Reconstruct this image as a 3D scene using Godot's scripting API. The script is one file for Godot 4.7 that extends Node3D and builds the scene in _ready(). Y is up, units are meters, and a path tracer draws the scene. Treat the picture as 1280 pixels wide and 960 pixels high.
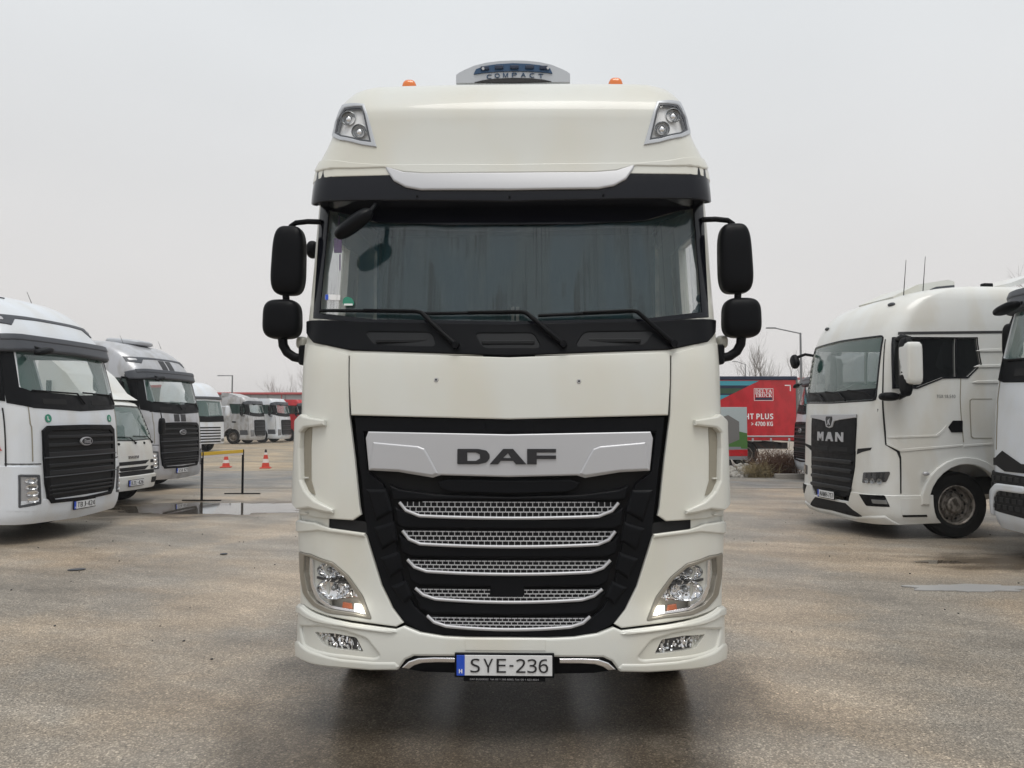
extends Node3D
# A wet truck yard under an overcast sky: a cream tractor unit faces the camera, rows of parked trucks on both sides.

# ---------------------------------------------------------------- mesh building
class MB:
	var v := PackedVector3Array()
	var n := PackedVector3Array()
	var t := PackedVector2Array()

	func tri(a: Vector3, b: Vector3, c: Vector3, na: Vector3, nb: Vector3, nc: Vector3, ta := Vector2.ZERO, tb := Vector2.ZERO, tc := Vector2.ZERO) -> void:
		if (b - a).cross(c - a).dot(na + nb + nc) > 0.0:
			v.append(a); v.append(c); v.append(b)
			n.append(na); n.append(nc); n.append(nb)
			t.append(ta); t.append(tc); t.append(tb)
		else:
			v.append(a); v.append(b); v.append(c)
			n.append(na); n.append(nb); n.append(nc)
			t.append(ta); t.append(tb); t.append(tc)

	func quad(a: Vector3, b: Vector3, c: Vector3, d: Vector3, na: Vector3, nb: Vector3, nc: Vector3, nd: Vector3) -> void:
		tri(a, b, c, na, nb, nc)
		tri(a, c, d, na, nc, nd)

	func flat4(a: Vector3, b: Vector3, c: Vector3, d: Vector3, m: Vector3) -> void:
		quad(a, b, c, d, m, m, m, m)

	func box(c: Vector3, s: Vector3, e := 0.004, B := Basis()) -> void:
		var h := s * 0.5
		e = minf(e, minf(h.x, minf(h.y, h.z)) * 0.5)
		var g := func(ax: int, sx: float, sy: float, sz: float) -> Vector3:
			var q := Vector3(sx * (h.x if ax == 0 else h.x - e), sy * (h.y if ax == 1 else h.y - e), sz * (h.z if ax == 2 else h.z - e))
			return c + B * q
		for k in [-1.0, 1.0]:
			flat4(g.call(0, k, -1, -1), g.call(0, k, 1, -1), g.call(0, k, 1, 1), g.call(0, k, -1, 1), B * Vector3(k, 0, 0))
			flat4(g.call(1, -1, k, -1), g.call(1, 1, k, -1), g.call(1, 1, k, 1), g.call(1, -1, k, 1), B * Vector3(0, k, 0))
			flat4(g.call(2, -1, -1, k), g.call(2, 1, -1, k), g.call(2, 1, 1, k), g.call(2, -1, 1, k), B * Vector3(0, 0, k))
			for j in [-1.0, 1.0]:
				flat4(g.call(0, k, j, -1), g.call(0, k, j, 1), g.call(1, k, j, 1), g.call(1, k, j, -1), (B * Vector3(k, j, 0)).normalized())
				flat4(g.call(0, k, -1, j), g.call(0, k, 1, j), g.call(2, k, 1, j), g.call(2, k, -1, j), (B * Vector3(k, 0, j)).normalized())
				flat4(g.call(1, -1, k, j), g.call(1, 1, k, j), g.call(2, 1, k, j), g.call(2, -1, k, j), (B * Vector3(0, k, j)).normalized())
				for i in [-1.0, 1.0]:
					var m := (B * Vector3(k, j, i)).normalized()
					tri(g.call(0, k, j, i), g.call(1, k, j, i), g.call(2, k, j, i), m, m, m)

	func cyl(a: Vector3, b: Vector3, r0: float, r1: float, seg := 14, cap := true) -> void:
		var ax := (b - a).normalized()
		var x := ax.cross(Vector3.UP if absf(ax.y) < 0.9 else Vector3.RIGHT).normalized()
		var y := ax.cross(x)
		for i in seg:
			var d0 := x * cos(TAU * i / seg) + y * sin(TAU * i / seg)
			var d1 := x * cos(TAU * (i + 1) / seg) + y * sin(TAU * (i + 1) / seg)
			quad(a + d0 * r0, a + d1 * r0, b + d1 * r1, b + d0 * r1, d0, d1, d1, d0)
			if cap:
				tri(a, a + d0 * r0, a + d1 * r0, -ax, -ax, -ax)
				tri(b, b + d0 * r1, b + d1 * r1, ax, ax, ax)

	func tube(p: Array, r: float, seg := 8, r_end := -1.0, flat := 1.0) -> void:
		if r_end < 0.0:
			r_end = r
		var rings := []
		var x := Vector3.ZERO
		for i in p.size():
			var d: Vector3 = (p[mini(i + 1, p.size() - 1)] - p[maxi(i - 1, 0)]).normalized()
			if i == 0:
				x = d.cross(Vector3.UP if absf(d.y) < 0.9 else Vector3.RIGHT).normalized()
			x = (x - d * x.dot(d)).normalized()
			var y := d.cross(x)
			var rr := lerpf(r, r_end, float(i) / (p.size() - 1))
			var ring := []
			for k in seg:
				var o := x * cos(TAU * k / seg) * flat + y * sin(TAU * k / seg)
				ring.append([p[i] + o * rr, o.normalized()])
			rings.append(ring)
			if i == 0 or i == p.size() - 1:
				for k in seg:
					var m := -d if i == 0 else d
					tri(p[i], ring[k][0], p[i] + (x * cos(TAU * (k + 1) / seg) * flat + y * sin(TAU * (k + 1) / seg)) * rr, m, m, m)
		for i in p.size() - 1:
			for k in seg:
				var a: Array = rings[i][k]
				var b: Array = rings[i][(k + 1) % seg]
				var c: Array = rings[i + 1][(k + 1) % seg]
				var e: Array = rings[i + 1][k]
				quad(a[0], b[0], c[0], e[0], a[1], b[1], c[1], e[1])

	func lathe(q: Array, xf: Transform3D, seg := 24) -> void:   # q: Vector2(radius, height along the axis y)
		for i in q.size() - 1:
			var d: Vector2 = q[i + 1] - q[i]
			if d.length() < 1e-6:
				continue
			var m := Vector2(d.y, -d.x).normalized()
			for k in seg:
				var a0 := TAU * k / seg
				var a1 := TAU * (k + 1) / seg
				var e0 := Vector3(cos(a0), 0, sin(a0))
				var e1 := Vector3(cos(a1), 0, sin(a1))
				var n0 := (xf.basis * (e0 * m.x + Vector3.UP * m.y)).normalized()
				var n1 := (xf.basis * (e1 * m.x + Vector3.UP * m.y)).normalized()
				quad(xf * (e0 * q[i].x + Vector3.UP * q[i].y), xf * (e1 * q[i].x + Vector3.UP * q[i].y), xf * (e1 * q[i + 1].x + Vector3.UP * q[i + 1].y), xf * (e0 * q[i + 1].x + Vector3.UP * q[i + 1].y), n0, n1, n1, n0)

	func blob(c: Vector3, h: Vector3, p := 4.0, B := Basis(), taper := 0.0, seg := 12) -> void:   # rounded box |x|^p + |y|^p + |z|^p = 1
		var pt := func(d: Vector3) -> Array:
			var k := pow(pow(absf(d.x), p) + pow(absf(d.y), p) + pow(absf(d.z), p), -1.0 / p)
			var q := d * k
			var m := Vector3(signf(q.x) * pow(absf(q.x), p - 1) / h.x, signf(q.y) * pow(absf(q.y), p - 1) / h.y, signf(q.z) * pow(absf(q.z), p - 1) / h.z)
			var w := 1.0 - taper * (q.y * 0.5 + 0.5)
			return [c + B * Vector3(q.x * h.x * w, q.y * h.y, q.z * h.z * w), (B * m).normalized()]
		for f in 6:
			for i in seg:
				for j in seg:
					var e := []
					for o in [[0, 0], [1, 0], [1, 1], [0, 1]]:
						var a: float = tan((2.0 * (i + o[0]) / seg - 1.0) * PI / 4)
						var b: float = tan((2.0 * (j + o[1]) / seg - 1.0) * PI / 4)
						var s := 1.0 if f % 2 == 0 else -1.0
						e.append(pt.call(Vector3(s, a, b) if f < 2 else (Vector3(a, s, b) if f < 4 else Vector3(a, b, s))))
					quad(e[0][0], e[1][0], e[2][0], e[3][0], e[0][1], e[1][1], e[2][1], e[3][1])

	func prism(poly: PackedVector2Array, xf: Transform3D, depth: float) -> void:   # outline in x, y, from z = 0 to depth
		var q := poly
		if Geometry2D.is_polygon_clockwise(q):
			q.reverse()
		var idx := Geometry2D.triangulate_polygon(q)
		var fz := xf.basis.z.normalized()
		for i in range(0, idx.size(), 3):
			var a := q[idx[i]]; var b := q[idx[i + 1]]; var c := q[idx[i + 2]]
			tri(xf * Vector3(a.x, a.y, depth), xf * Vector3(b.x, b.y, depth), xf * Vector3(c.x, c.y, depth), fz, fz, fz, a, b, c)
			tri(xf * Vector3(a.x, a.y, 0), xf * Vector3(b.x, b.y, 0), xf * Vector3(c.x, c.y, 0), -fz, -fz, -fz, a, b, c)
		for i in q.size():
			var a := q[i]; var b := q[(i + 1) % q.size()]
			var m := (xf.basis * Vector3(b.y - a.y, a.x - b.x, 0)).normalized()
			flat4(xf * Vector3(a.x, a.y, 0), xf * Vector3(b.x, b.y, 0), xf * Vector3(b.x, b.y, depth), xf * Vector3(a.x, a.y, depth), m)

	func mesh() -> ArrayMesh:
		var a := []
		a.resize(Mesh.ARRAY_MAX)
		a[Mesh.ARRAY_VERTEX] = v
		a[Mesh.ARRAY_NORMAL] = n
		a[Mesh.ARRAY_TEX_UV] = t
		var m := ArrayMesh.new()
		m.add_surface_from_arrays(Mesh.PRIMITIVE_TRIANGLES, a)
		return m

	# a sheet-metal panel: an outline in (u, v) laid on a curved body, raised by off, with a rolled edge and a thickness
	func panel(S: Prof, poly: PackedVector2Array, off := 0.0, th := 0.02, cell := 0.07, bev := 0.004, holes := []) -> void:
		var outer := MB.dense(poly, cell, false)
		var inner := MB.inset(outer, bev)
		var cuts := []
		for h in holes:
			var o := MB.dense(h, cell, true)
			var i := MB.inset(o, bev)
			cuts.append([o, i])
		var lo := inner[0]
		var hi := inner[0]
		for p in inner:
			lo = lo.min(p); hi = hi.max(p)
		var nu := maxi(1, ceili((hi.x - lo.x) / cell))
		var nv := maxi(1, ceili((hi.y - lo.y) / cell))
		var du := (hi.x - lo.x) / nu
		var dv := (hi.y - lo.y) / nv
		for i in nu:
			var u0 := lo.x + du * i
			var band := Geometry2D.intersect_polygons(inner, PackedVector2Array([Vector2(u0, lo.y - 0.01), Vector2(u0 + du, lo.y - 0.01), Vector2(u0 + du, hi.y + 0.01), Vector2(u0, hi.y + 0.01)]))
			for j in nv:
				var v0 := lo.y + dv * j
				var cellp := PackedVector2Array([Vector2(u0, v0), Vector2(u0 + du, v0), Vector2(u0 + du, v0 + dv), Vector2(u0, v0 + dv)])
				var pieces := []
				for bp in band:
					pieces.append_array(Geometry2D.intersect_polygons(bp, cellp))
				for c in cuts:
					var left := []
					for p in pieces:
						left.append_array(Geometry2D.clip_polygons(p, c[1]))
					pieces = left
				for p in pieces:
					if p.size() < 3 or Geometry2D.is_polygon_clockwise(p):
						continue
					var idx := PackedInt32Array([0, 1, 2, 0, 2, 3]) if p.size() == 4 else Geometry2D.triangulate_polygon(p)
					for k in range(0, idx.size(), 3):
						var a: Vector2 = p[idx[k]]; var b: Vector2 = p[idx[k + 1]]; var d: Vector2 = p[idx[k + 2]]
						tri(S.p(a.x, a.y, off), S.p(b.x, b.y, off), S.p(d.x, d.y, off), S.n(a.x, a.y), S.n(b.x, b.y), S.n(d.x, d.y), a, b, d)
		var rims := [[outer, inner]]
		rims.append_array(cuts)
		for rim in rims:
			var o: PackedVector2Array = rim[0]
			var q: PackedVector2Array = rim[1]
			var m := o.size()
			for k in m:
				var l := (k + 1) % m
				var pa := S.p(o[k].x, o[k].y, off - bev); var pb := S.p(o[l].x, o[l].y, off - bev)
				var qa := S.p(q[k].x, q[k].y, off); var qb := S.p(q[l].x, q[l].y, off)
				var ba := S.p(o[k].x, o[k].y, off - th); var bb := S.p(o[l].x, o[l].y, off - th)
				var na := S.n(o[k].x, o[k].y); var nb := S.n(o[l].x, o[l].y)
				var side := (pb - pa).cross(na + nb).normalized()
				var ea := (na + side).normalized(); var eb := (nb + side).normalized()
				quad(qa, qb, pb, pa, na, nb, eb, ea)
				quad(pa, pb, bb, ba, side, side, side, side)

	static func dense(poly: PackedVector2Array, cell: float, hole: bool) -> PackedVector2Array:
		var q := poly.duplicate()
		if Geometry2D.is_polygon_clockwise(q) != hole:
			q.reverse()
		var r := PackedVector2Array()
		for i in q.size():
			var a := q[i]; var b := q[(i + 1) % q.size()]
			var k := maxi(1, ceili(a.distance_to(b) / cell))
			for j in k:
				r.append(a.lerp(b, float(j) / k))
		return r

	static func inset(o: PackedVector2Array, e: float) -> PackedVector2Array:
		var r := PackedVector2Array()
		var m := o.size()
		for i in m:
			var d0 := (o[i] - o[(i + m - 1) % m]).normalized()
			var d1 := (o[(i + 1) % m] - o[i]).normalized()
			var n0 := Vector2(-d0.y, d0.x)
			var n1 := Vector2(-d1.y, d1.x)
			var b := (n0 + n1).normalized()
			r.append(o[i] + b * e / maxf(0.5, b.dot(n0)))
		return r

# the curved body of a cab: rows of [v, height, front z, half width, corner radius, bow]; u runs round the plan from the middle of the front
class Prof:
	var R := []
	var C := {}
	var back := -99.0   # the plane of the rear wall
	func _init(rows: Array, rear := -99.0) -> void:
		R = rows
		back = rear
	func at(v: float) -> Array:
		if C.has(v):
			return C[v]
		var m := R.size()
		var q := [0.0, 0.0, 0.0, 0.0, 0.0]
		var i := 0
		while i < m - 2 and v > R[i + 1][0]:
			i += 1
		var a: Array = R[i]
		var b: Array = R[i + 1]
		var h: float = b[0] - a[0]
		var t: float = (v - a[0]) / h
		for k in 5:
			if v < R[0][0] or v > R[m - 1][0]:
				q[k] = lerpf(a[k + 1], b[k + 1], t)
				continue
			var m0: float = (b[k + 1] - R[i - 1][k + 1]) / (b[0] - R[i - 1][0]) if i > 0 else (b[k + 1] - a[k + 1]) / h
			var m1: float = (R[i + 2][k + 1] - a[k + 1]) / (R[i + 2][0] - a[0]) if i < m - 2 else (b[k + 1] - a[k + 1]) / h
			q[k] = (2 * t * t * t - 3 * t * t + 1) * a[k + 1] + (t * t * t - 2 * t * t + t) * h * m0 + (-2 * t * t * t + 3 * t * t) * b[k + 1] + (t * t * t - t * t) * h * m1
		C[v] = q
		return q
	func b(u: float, v: float) -> Vector3:
		var q := at(v)
		var w: float = q[2]
		var r: float = q[3]
		var a := absf(u)
		var xc := w - r
		var x := w
		var d := r + a - xc - r * PI / 2
		if a <= xc:
			x = a; d = 0.0
		elif a <= xc + r * PI / 2:
			x = xc + r * sin((a - xc) / r)
			d = r * (1.0 - cos((a - xc) / r))
		return Vector3(x * signf(u), q[0], maxf(q[1] - q[4] * (x / w) * (x / w) - d, back))
	func n(u: float, v: float) -> Vector3:
		var e := 0.004
		var m := (b(u + e, v) - b(u - e, v)).cross(b(u, v + e) - b(u, v - e))
		return m.normalized() if m.length() > 1e-7 else Vector3(signf(u), 0, 0)
	func p(u: float, v: float, off: float) -> Vector3:
		return b(u, v) if off == 0.0 else b(u, v) + n(u, v) * off

func pv(a: Array) -> PackedVector2Array:
	var r := PackedVector2Array()
	for i in range(0, a.size(), 2):
		r.append(Vector2(a[i], a[i + 1]))
	return r
func mir(p: PackedVector2Array) -> PackedVector2Array:
	var r := PackedVector2Array()
	for q in p:
		r.append(Vector2(-q.x, q.y))
	r.reverse()
	return r
func side(p: PackedVector2Array, s: float) -> PackedVector2Array:
	return p if s < 0 else mir(p)
func both(p: PackedVector2Array) -> PackedVector2Array:   # the left half of a symmetric outline, from top middle round to bottom middle
	var r := p.duplicate()
	for i in range(p.size() - 1, -1, -1):
		if absf(p[i].x) > 0.02:
			r.append(Vector2(-p[i].x, p[i].y))
	return r
func rect(u0: float, v0: float, u1: float, v1: float) -> PackedVector2Array:
	return PackedVector2Array([Vector2(u0, v0), Vector2(u1, v0), Vector2(u1, v1), Vector2(u0, v1)])
func soft(p: PackedVector2Array, r: float, k := 3) -> PackedVector2Array:   # rounds the corners of an outline
	var o := PackedVector2Array()
	var m := p.size()
	for i in m:
		var a := p[(i + m - 1) % m] - p[i]
		var b := p[(i + 1) % m] - p[i]
		var e := minf(r, minf(a.length(), b.length()) * 0.45)
		var s := p[i] + a.normalized() * e
		var t := p[i] + b.normalized() * e
		for j in k + 1:
			var f := float(j) / k
			o.append(s.lerp(p[i], f).lerp(p[i].lerp(t, f), f))
	return o

# ---------------------------------------------------------------- materials
var M := {}
func mt(called: String, r: float, g: float, b: float, rough := 0.5, metal := 0.0, coat := 0.0) -> StandardMaterial3D:
	var m := StandardMaterial3D.new()
	m.resource_name = called
	m.albedo_color = Color(r, g, b).linear_to_srgb()
	m.roughness = rough
	m.metallic = metal
	if coat > 0.0:
		m.clearcoat_enabled = true
		m.clearcoat = coat
		m.clearcoat_roughness = 0.06
	M[called] = m
	return m
func noise_tex(freq: float, ramp: Array, size := 512, type := FastNoiseLite.TYPE_SIMPLEX_SMOOTH, as_normal := false, bump := 4.0, octaves := 4, seed_ := 1) -> NoiseTexture2D:
	var f := FastNoiseLite.new()
	f.seed = seed_
	f.noise_type = type
	f.frequency = freq
	f.fractal_octaves = octaves
	var t := NoiseTexture2D.new()
	t.width = size
	t.height = size
	t.seamless = true
	t.noise = f
	t.as_normal_map = as_normal
	t.bump_strength = bump
	if ramp.size():
		var g := Gradient.new()
		var off := PackedFloat32Array()
		var col := PackedColorArray()
		for e in ramp:
			off.append(e[0])
			col.append(Color(e[1], e[2], e[3]))
		g.offsets = off
		g.colors = col
		t.color_ramp = g
	return t
func grime(m: StandardMaterial3D, amount: float, scale := 0.6) -> void:   # faint uneven road film on paint
	var a := 1.0 - amount
	m.albedo_texture = noise_tex(0.008, [[0.25, a, a * 0.985, a * 0.96], [0.6, 1, 1, 1]], 512, FastNoiseLite.TYPE_SIMPLEX_SMOOTH, false, 1.0, 5, 7)
	m.roughness_texture = noise_tex(0.01, [[0.3, 0.75, 0.75, 0.75], [0.7, 1, 1, 1]], 512, FastNoiseLite.TYPE_SIMPLEX_SMOOTH, false, 1.0, 5, 9)
	m.uv1_triplanar = true
	m.uv1_scale = Vector3(scale, scale * 0.5, scale)
func glass(called: String, r: float, g: float, b: float, a: float, rough := 0.0) -> void:
	var m := mt(called, r, g, b, rough)
	m.albedo_color.a = a
	m.transparency = BaseMaterial3D.TRANSPARENCY_ALPHA
	m.metallic_specular = 0.5
func materials() -> void:
	var p := mt("cream_paint", 0.625, 0.635, 0.60, 0.45, 0.0, 0.4)
	grime(p, 0.012, 0.25)
	p = mt("white_paint", 0.675, 0.715, 0.77, 0.4, 0.0, 0.4)
	grime(p, 0.03, 0.3)
	p = mt("ivory_white_paint", 0.69, 0.70, 0.685, 0.4, 0.0, 0.4)
	grime(p, 0.03, 0.3)
	p = mt("grey_paint", 0.47, 0.48, 0.51, 0.38, 0.25, 0.4)
	grime(p, 0.10)
	p = mt("silver_grey_paint", 0.50, 0.51, 0.53, 0.42, 0.2, 0.3)
	grime(p, 0.12)
	p = mt("red_paint", 0.50, 0.012, 0.02, 0.42, 0.0, 0.3)
	grime(p, 0.08)
	p = mt("black_plastic", 0.0035, 0.004, 0.0055, 0.5)
	p.metallic_specular = 0.25
	p.roughness_texture = noise_tex(0.012, [[0.3, 0.7, 0.7, 0.7], [0.7, 1, 1, 1]], 512, FastNoiseLite.TYPE_SIMPLEX_SMOOTH, false, 1.0, 5, 11)
	p.uv1_triplanar = true
	p = mt("gloss_black", 0.005, 0.0055, 0.009, 0.14)
	p.metallic_specular = 0.38
	p.roughness_texture = noise_tex(0.02, [[0.3, 0.6, 0.6, 0.6], [0.7, 1, 1, 1]], 512, FastNoiseLite.TYPE_SIMPLEX_SMOOTH, false, 1.0, 5, 13)
	p.uv1_triplanar = true
	p.uv1_scale = Vector3(2.0, 0.5, 2.0)
	mt("dark_grey_plastic", 0.06, 0.065, 0.075, 0.5)
	mt("visor_grey", 0.055, 0.06, 0.072, 0.45)
	mt("matte_black", 0.006, 0.006, 0.007, 0.85)
	mt("slot_shade", 0.27, 0.25, 0.20, 0.8)
	p = mt("rubber", 0.008, 0.008, 0.008, 0.8)
	p.metallic_specular = 0.3
	mt("amber_lens", 0.42, 0.09, 0.015, 0.3)
	p = mt("rim_metal", 0.30, 0.27, 0.24, 0.5, 0.4)
	grime(p, 0.5, 3.0)
	mt("silver", 0.46, 0.465, 0.485, 0.38, 0.35)
	mt("silver_frame", 0.47, 0.49, 0.52, 0.35, 0.3)
	mt("bezel", 0.30, 0.28, 0.24, 0.35, 0.5)
	mt("lamp_housing", 0.40, 0.38, 0.33, 0.4, 0.2)
	mt("chrome", 0.80, 0.80, 0.82, 0.14, 1.0)
	mt("reflector", 0.80, 0.81, 0.83, 0.08, 1.0)
	mt("lamp_white", 0.82, 0.83, 0.84, 0.4)
	mt("lens_grey", 0.25, 0.26, 0.27, 0.2, 0.6)
	mt("brushed_metal", 0.5, 0.5, 0.5, 0.4, 0.9)
	mt("amber", 0.75, 0.18, 0.02, 0.25, 0.0, 0.8)
	mt("ink", 0.012, 0.012, 0.014, 0.6)
	mt("graphite", 0.02, 0.02, 0.023, 0.35, 0.3)
	mt("plate_white", 0.66, 0.67, 0.68, 0.4)
	mt("plate_blue", 0.012, 0.07, 0.50, 0.4)
	mt("print_white", 0.78, 0.78, 0.78, 0.5)
	mt("red_ink", 0.45, 0.02, 0.02, 0.5)
	mt("interior", 0.045, 0.05, 0.055, 0.9)
	mt("interior_grey", 0.07, 0.078, 0.082, 0.9)
	mt("curtain_cloth", 0.016, 0.019, 0.023, 0.95)
	mt("headliner", 0.012, 0.013, 0.014, 0.95)
	mt("steel_dark", 0.045, 0.045, 0.048, 0.6, 0.4)
	mt("tank_metal", 0.42, 0.40, 0.37, 0.4, 0.6)
	mt("tarpaulin_grey", 0.16, 0.155, 0.15, 0.7)
	mt("violet", 0.22, 0.05, 0.30, 0.7)
	mt("sticker_green", 0.02, 0.22, 0.14, 0.5)
	mt("teal_print", 0.05, 0.30, 0.38, 0.5)
	mt("navy_print", 0.01, 0.02, 0.05, 0.5)
	mt("green_print", 0.03, 0.075, 0.04, 0.5)
	mt("leaf_print", 0.06, 0.16, 0.03, 0.6)
	mt("sky_print", 0.40, 0.45, 0.46, 0.6)
	mt("grey_print", 0.22, 0.22, 0.24, 0.6)
	mt("steel_blue", 0.03, 0.07, 0.14, 0.4, 0.3)
	mt("yellow", 0.62, 0.40, 0.03, 0.5)
	mt("cone_orange", 0.50, 0.045, 0.025, 0.6)
	mt("cone_white", 0.62, 0.58, 0.55, 0.6)
	mt("lamp_post", 0.20, 0.21, 0.22, 0.5, 0.4)
	mt("hazed_bark", 0.15, 0.13, 0.115, 0.9)  # lightened to put distance haze into the colour of the far trees
	mt("dry_stem", 0.115, 0.055, 0.03, 0.9)
	mt("dry_grass", 0.24, 0.19, 0.10, 0.9)
	mt("cladding", 0.32, 0.33, 0.34, 0.6)
	mt("dull_red", 0.42, 0.07, 0.07, 0.6)
	mt("concrete", 0.28, 0.26, 0.235, 0.9)
	mt("ice", 0.34, 0.335, 0.33, 0.3)
	p = mt("rubble", 0.30, 0.285, 0.26, 0.95)
	glass("windscreen_glass", 0.05, 0.12, 0.125, 0.10)
	glass("green_glass", 0.11, 0.27, 0.235, 0.15)
	glass("dark_glass", 0.012, 0.014, 0.016, 0.75)
	glass("clear_lens", 0.6, 0.62, 0.63, 0.02)
	glass("door_glass", 0.20, 0.42, 0.36, 0.10)
	mt("grille_plastic", 0.012, 0.013, 0.015, 0.4).metallic_specular = 0.35
	glass("water", 0.05, 0.045, 0.04, 0.30, 0.03)
	p = mt("daylight_lamp", 0.9, 0.9, 0.9, 0.3)
	p.emission_enabled = true
	p.emission = Color(1.0, 0.98, 0.92)
	p.emission_energy_multiplier = 1.3

# ---------------------------------------------------------------- things and parts
func numbered(parent: Node, called: String) -> String:
	if not parent.has_node(NodePath(called)):
		return called
	var i := 1
	while parent.has_node(NodePath("%s_%03d" % [called, i])):
		i += 1
	return "%s_%03d" % [called, i]
func thing(called: String, label: String, category: String, at := Vector3.ZERO, yaw := 0.0, group := "") -> Node3D:
	var o := Node3D.new()
	o.name = numbered(self, called)
	add_child(o)
	o.position = at
	o.rotation_degrees.y = yaw
	o.set_meta("label", label)
	o.set_meta("category", category)
	if group != "":
		o.set_meta("group", group)
	return o
func part(parent: Node, called: String, b: MB, m: Material, label := "") -> MeshInstance3D:
	var o := MeshInstance3D.new()
	o.name = numbered(parent, called)
	o.mesh = b.mesh()
	o.material_override = m
	parent.add_child(o)
	if label != "":
		o.set_meta("label", label)
	return o
func solo(called: String, label: String, category: String, b: MB, m: Material, group := "", at := Vector3.ZERO) -> MeshInstance3D:
	var o := part(self, called, b, m, label)
	o.position = at
	o.set_meta("category", category)
	if group != "":
		o.set_meta("group", group)
	return o
func ground_sheet(called: String, b: MB, m: Material) -> MeshInstance3D:
	var o := part(self, called, b, m)
	o.set_meta("kind", "structure")
	return o
# lettering fitted into a box of the given width and height, lying in the x-y plane of xf
func text(parent: Node, called: String, words: String, w: float, h: float, xf: Transform3D, m: Material, bold := true, serif := false, depth := 0.006) -> void:
	var f := SystemFont.new()
	f.font_names = PackedStringArray(["Droid Serif" if serif else "Droid Sans"])
	f.font_weight = 700 if bold else 400
	var t := TextMesh.new()
	t.font = f
	t.text = words
	t.font_size = 48
	t.pixel_size = 0.01
	t.depth = 0.1
	t.curve_step = 1.0
	var box := t.get_aabb()
	var o := MeshInstance3D.new()
	o.name = numbered(parent, called)
	o.mesh = t
	o.material_override = m
	var k := Vector3(w / box.size.x, h / box.size.y, depth / 0.1)
	var c := box.get_center()
	o.transform = xf * Transform3D(Basis.from_scale(k), Vector3(-c.x * k.x, -c.y * k.y, 0))
	parent.add_child(o)
func on(S: Prof, u: float, v: float, off: float, tilt := true) -> Transform3D:   # a frame lying on a cab's surface
	var n := S.n(u, v)
	if not tilt:
		n = Vector3(n.x, 0, n.z).normalized()
	var x := Vector3.UP.cross(n).normalized()
	return Transform3D(Basis(x, n.cross(x), n), S.p(u, v, off))
func plate(t: Node3D, S: Prof, u: float, v: float, off: float, words: String, w := 0.52, h := 0.115) -> void:
	var xf := on(S, u, v, off, false)
	var b := MB.new()
	b.box(xf * Vector3(0, 0, 0.004), Vector3(w + 0.022, h + 0.022, 0.014), 0.003, xf.basis)
	var holder := part(t, "number_plate", b, M.black_plastic)
	b = MB.new()
	b.box(xf * Vector3(0, 0, 0.012), Vector3(w, h, 0.006), 0.002, xf.basis)
	part(holder, "plate_face", b, M.plate_white)
	b = MB.new()
	b.box(xf * Vector3(-w * 0.5 + 0.022, 0, 0.0135), Vector3(0.044, h, 0.007), 0.001, xf.basis)
	part(holder, "country_band", b, M.plate_blue)
	if words.length() == 7:
		var spots := [0.195, 0.332, 0.468, 0.574, 0.672, 0.790, 0.908]
		for i in 7:
			var dash := words[i] == "-"
			text(holder, "letter", words[i], w * (0.042 if dash else 0.098), h * (0.07 if dash else 0.67), xf * Transform3D(Basis(), Vector3(w * (spots[i] - 0.5), 0, 0.016)), M.ink, false)
	else:
		text(holder, "lettering", words, w * 0.82, h * 0.64, xf * Transform3D(Basis(), Vector3(0.026, 0, 0.016)), M.ink, false)
	text(holder, "country_letter", "H", 0.018, 0.022, xf * Transform3D(Basis(), Vector3(-w * 0.5 + 0.022, -h * 0.28, 0.0175)), M.print_white, true, false, 0.002)
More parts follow.
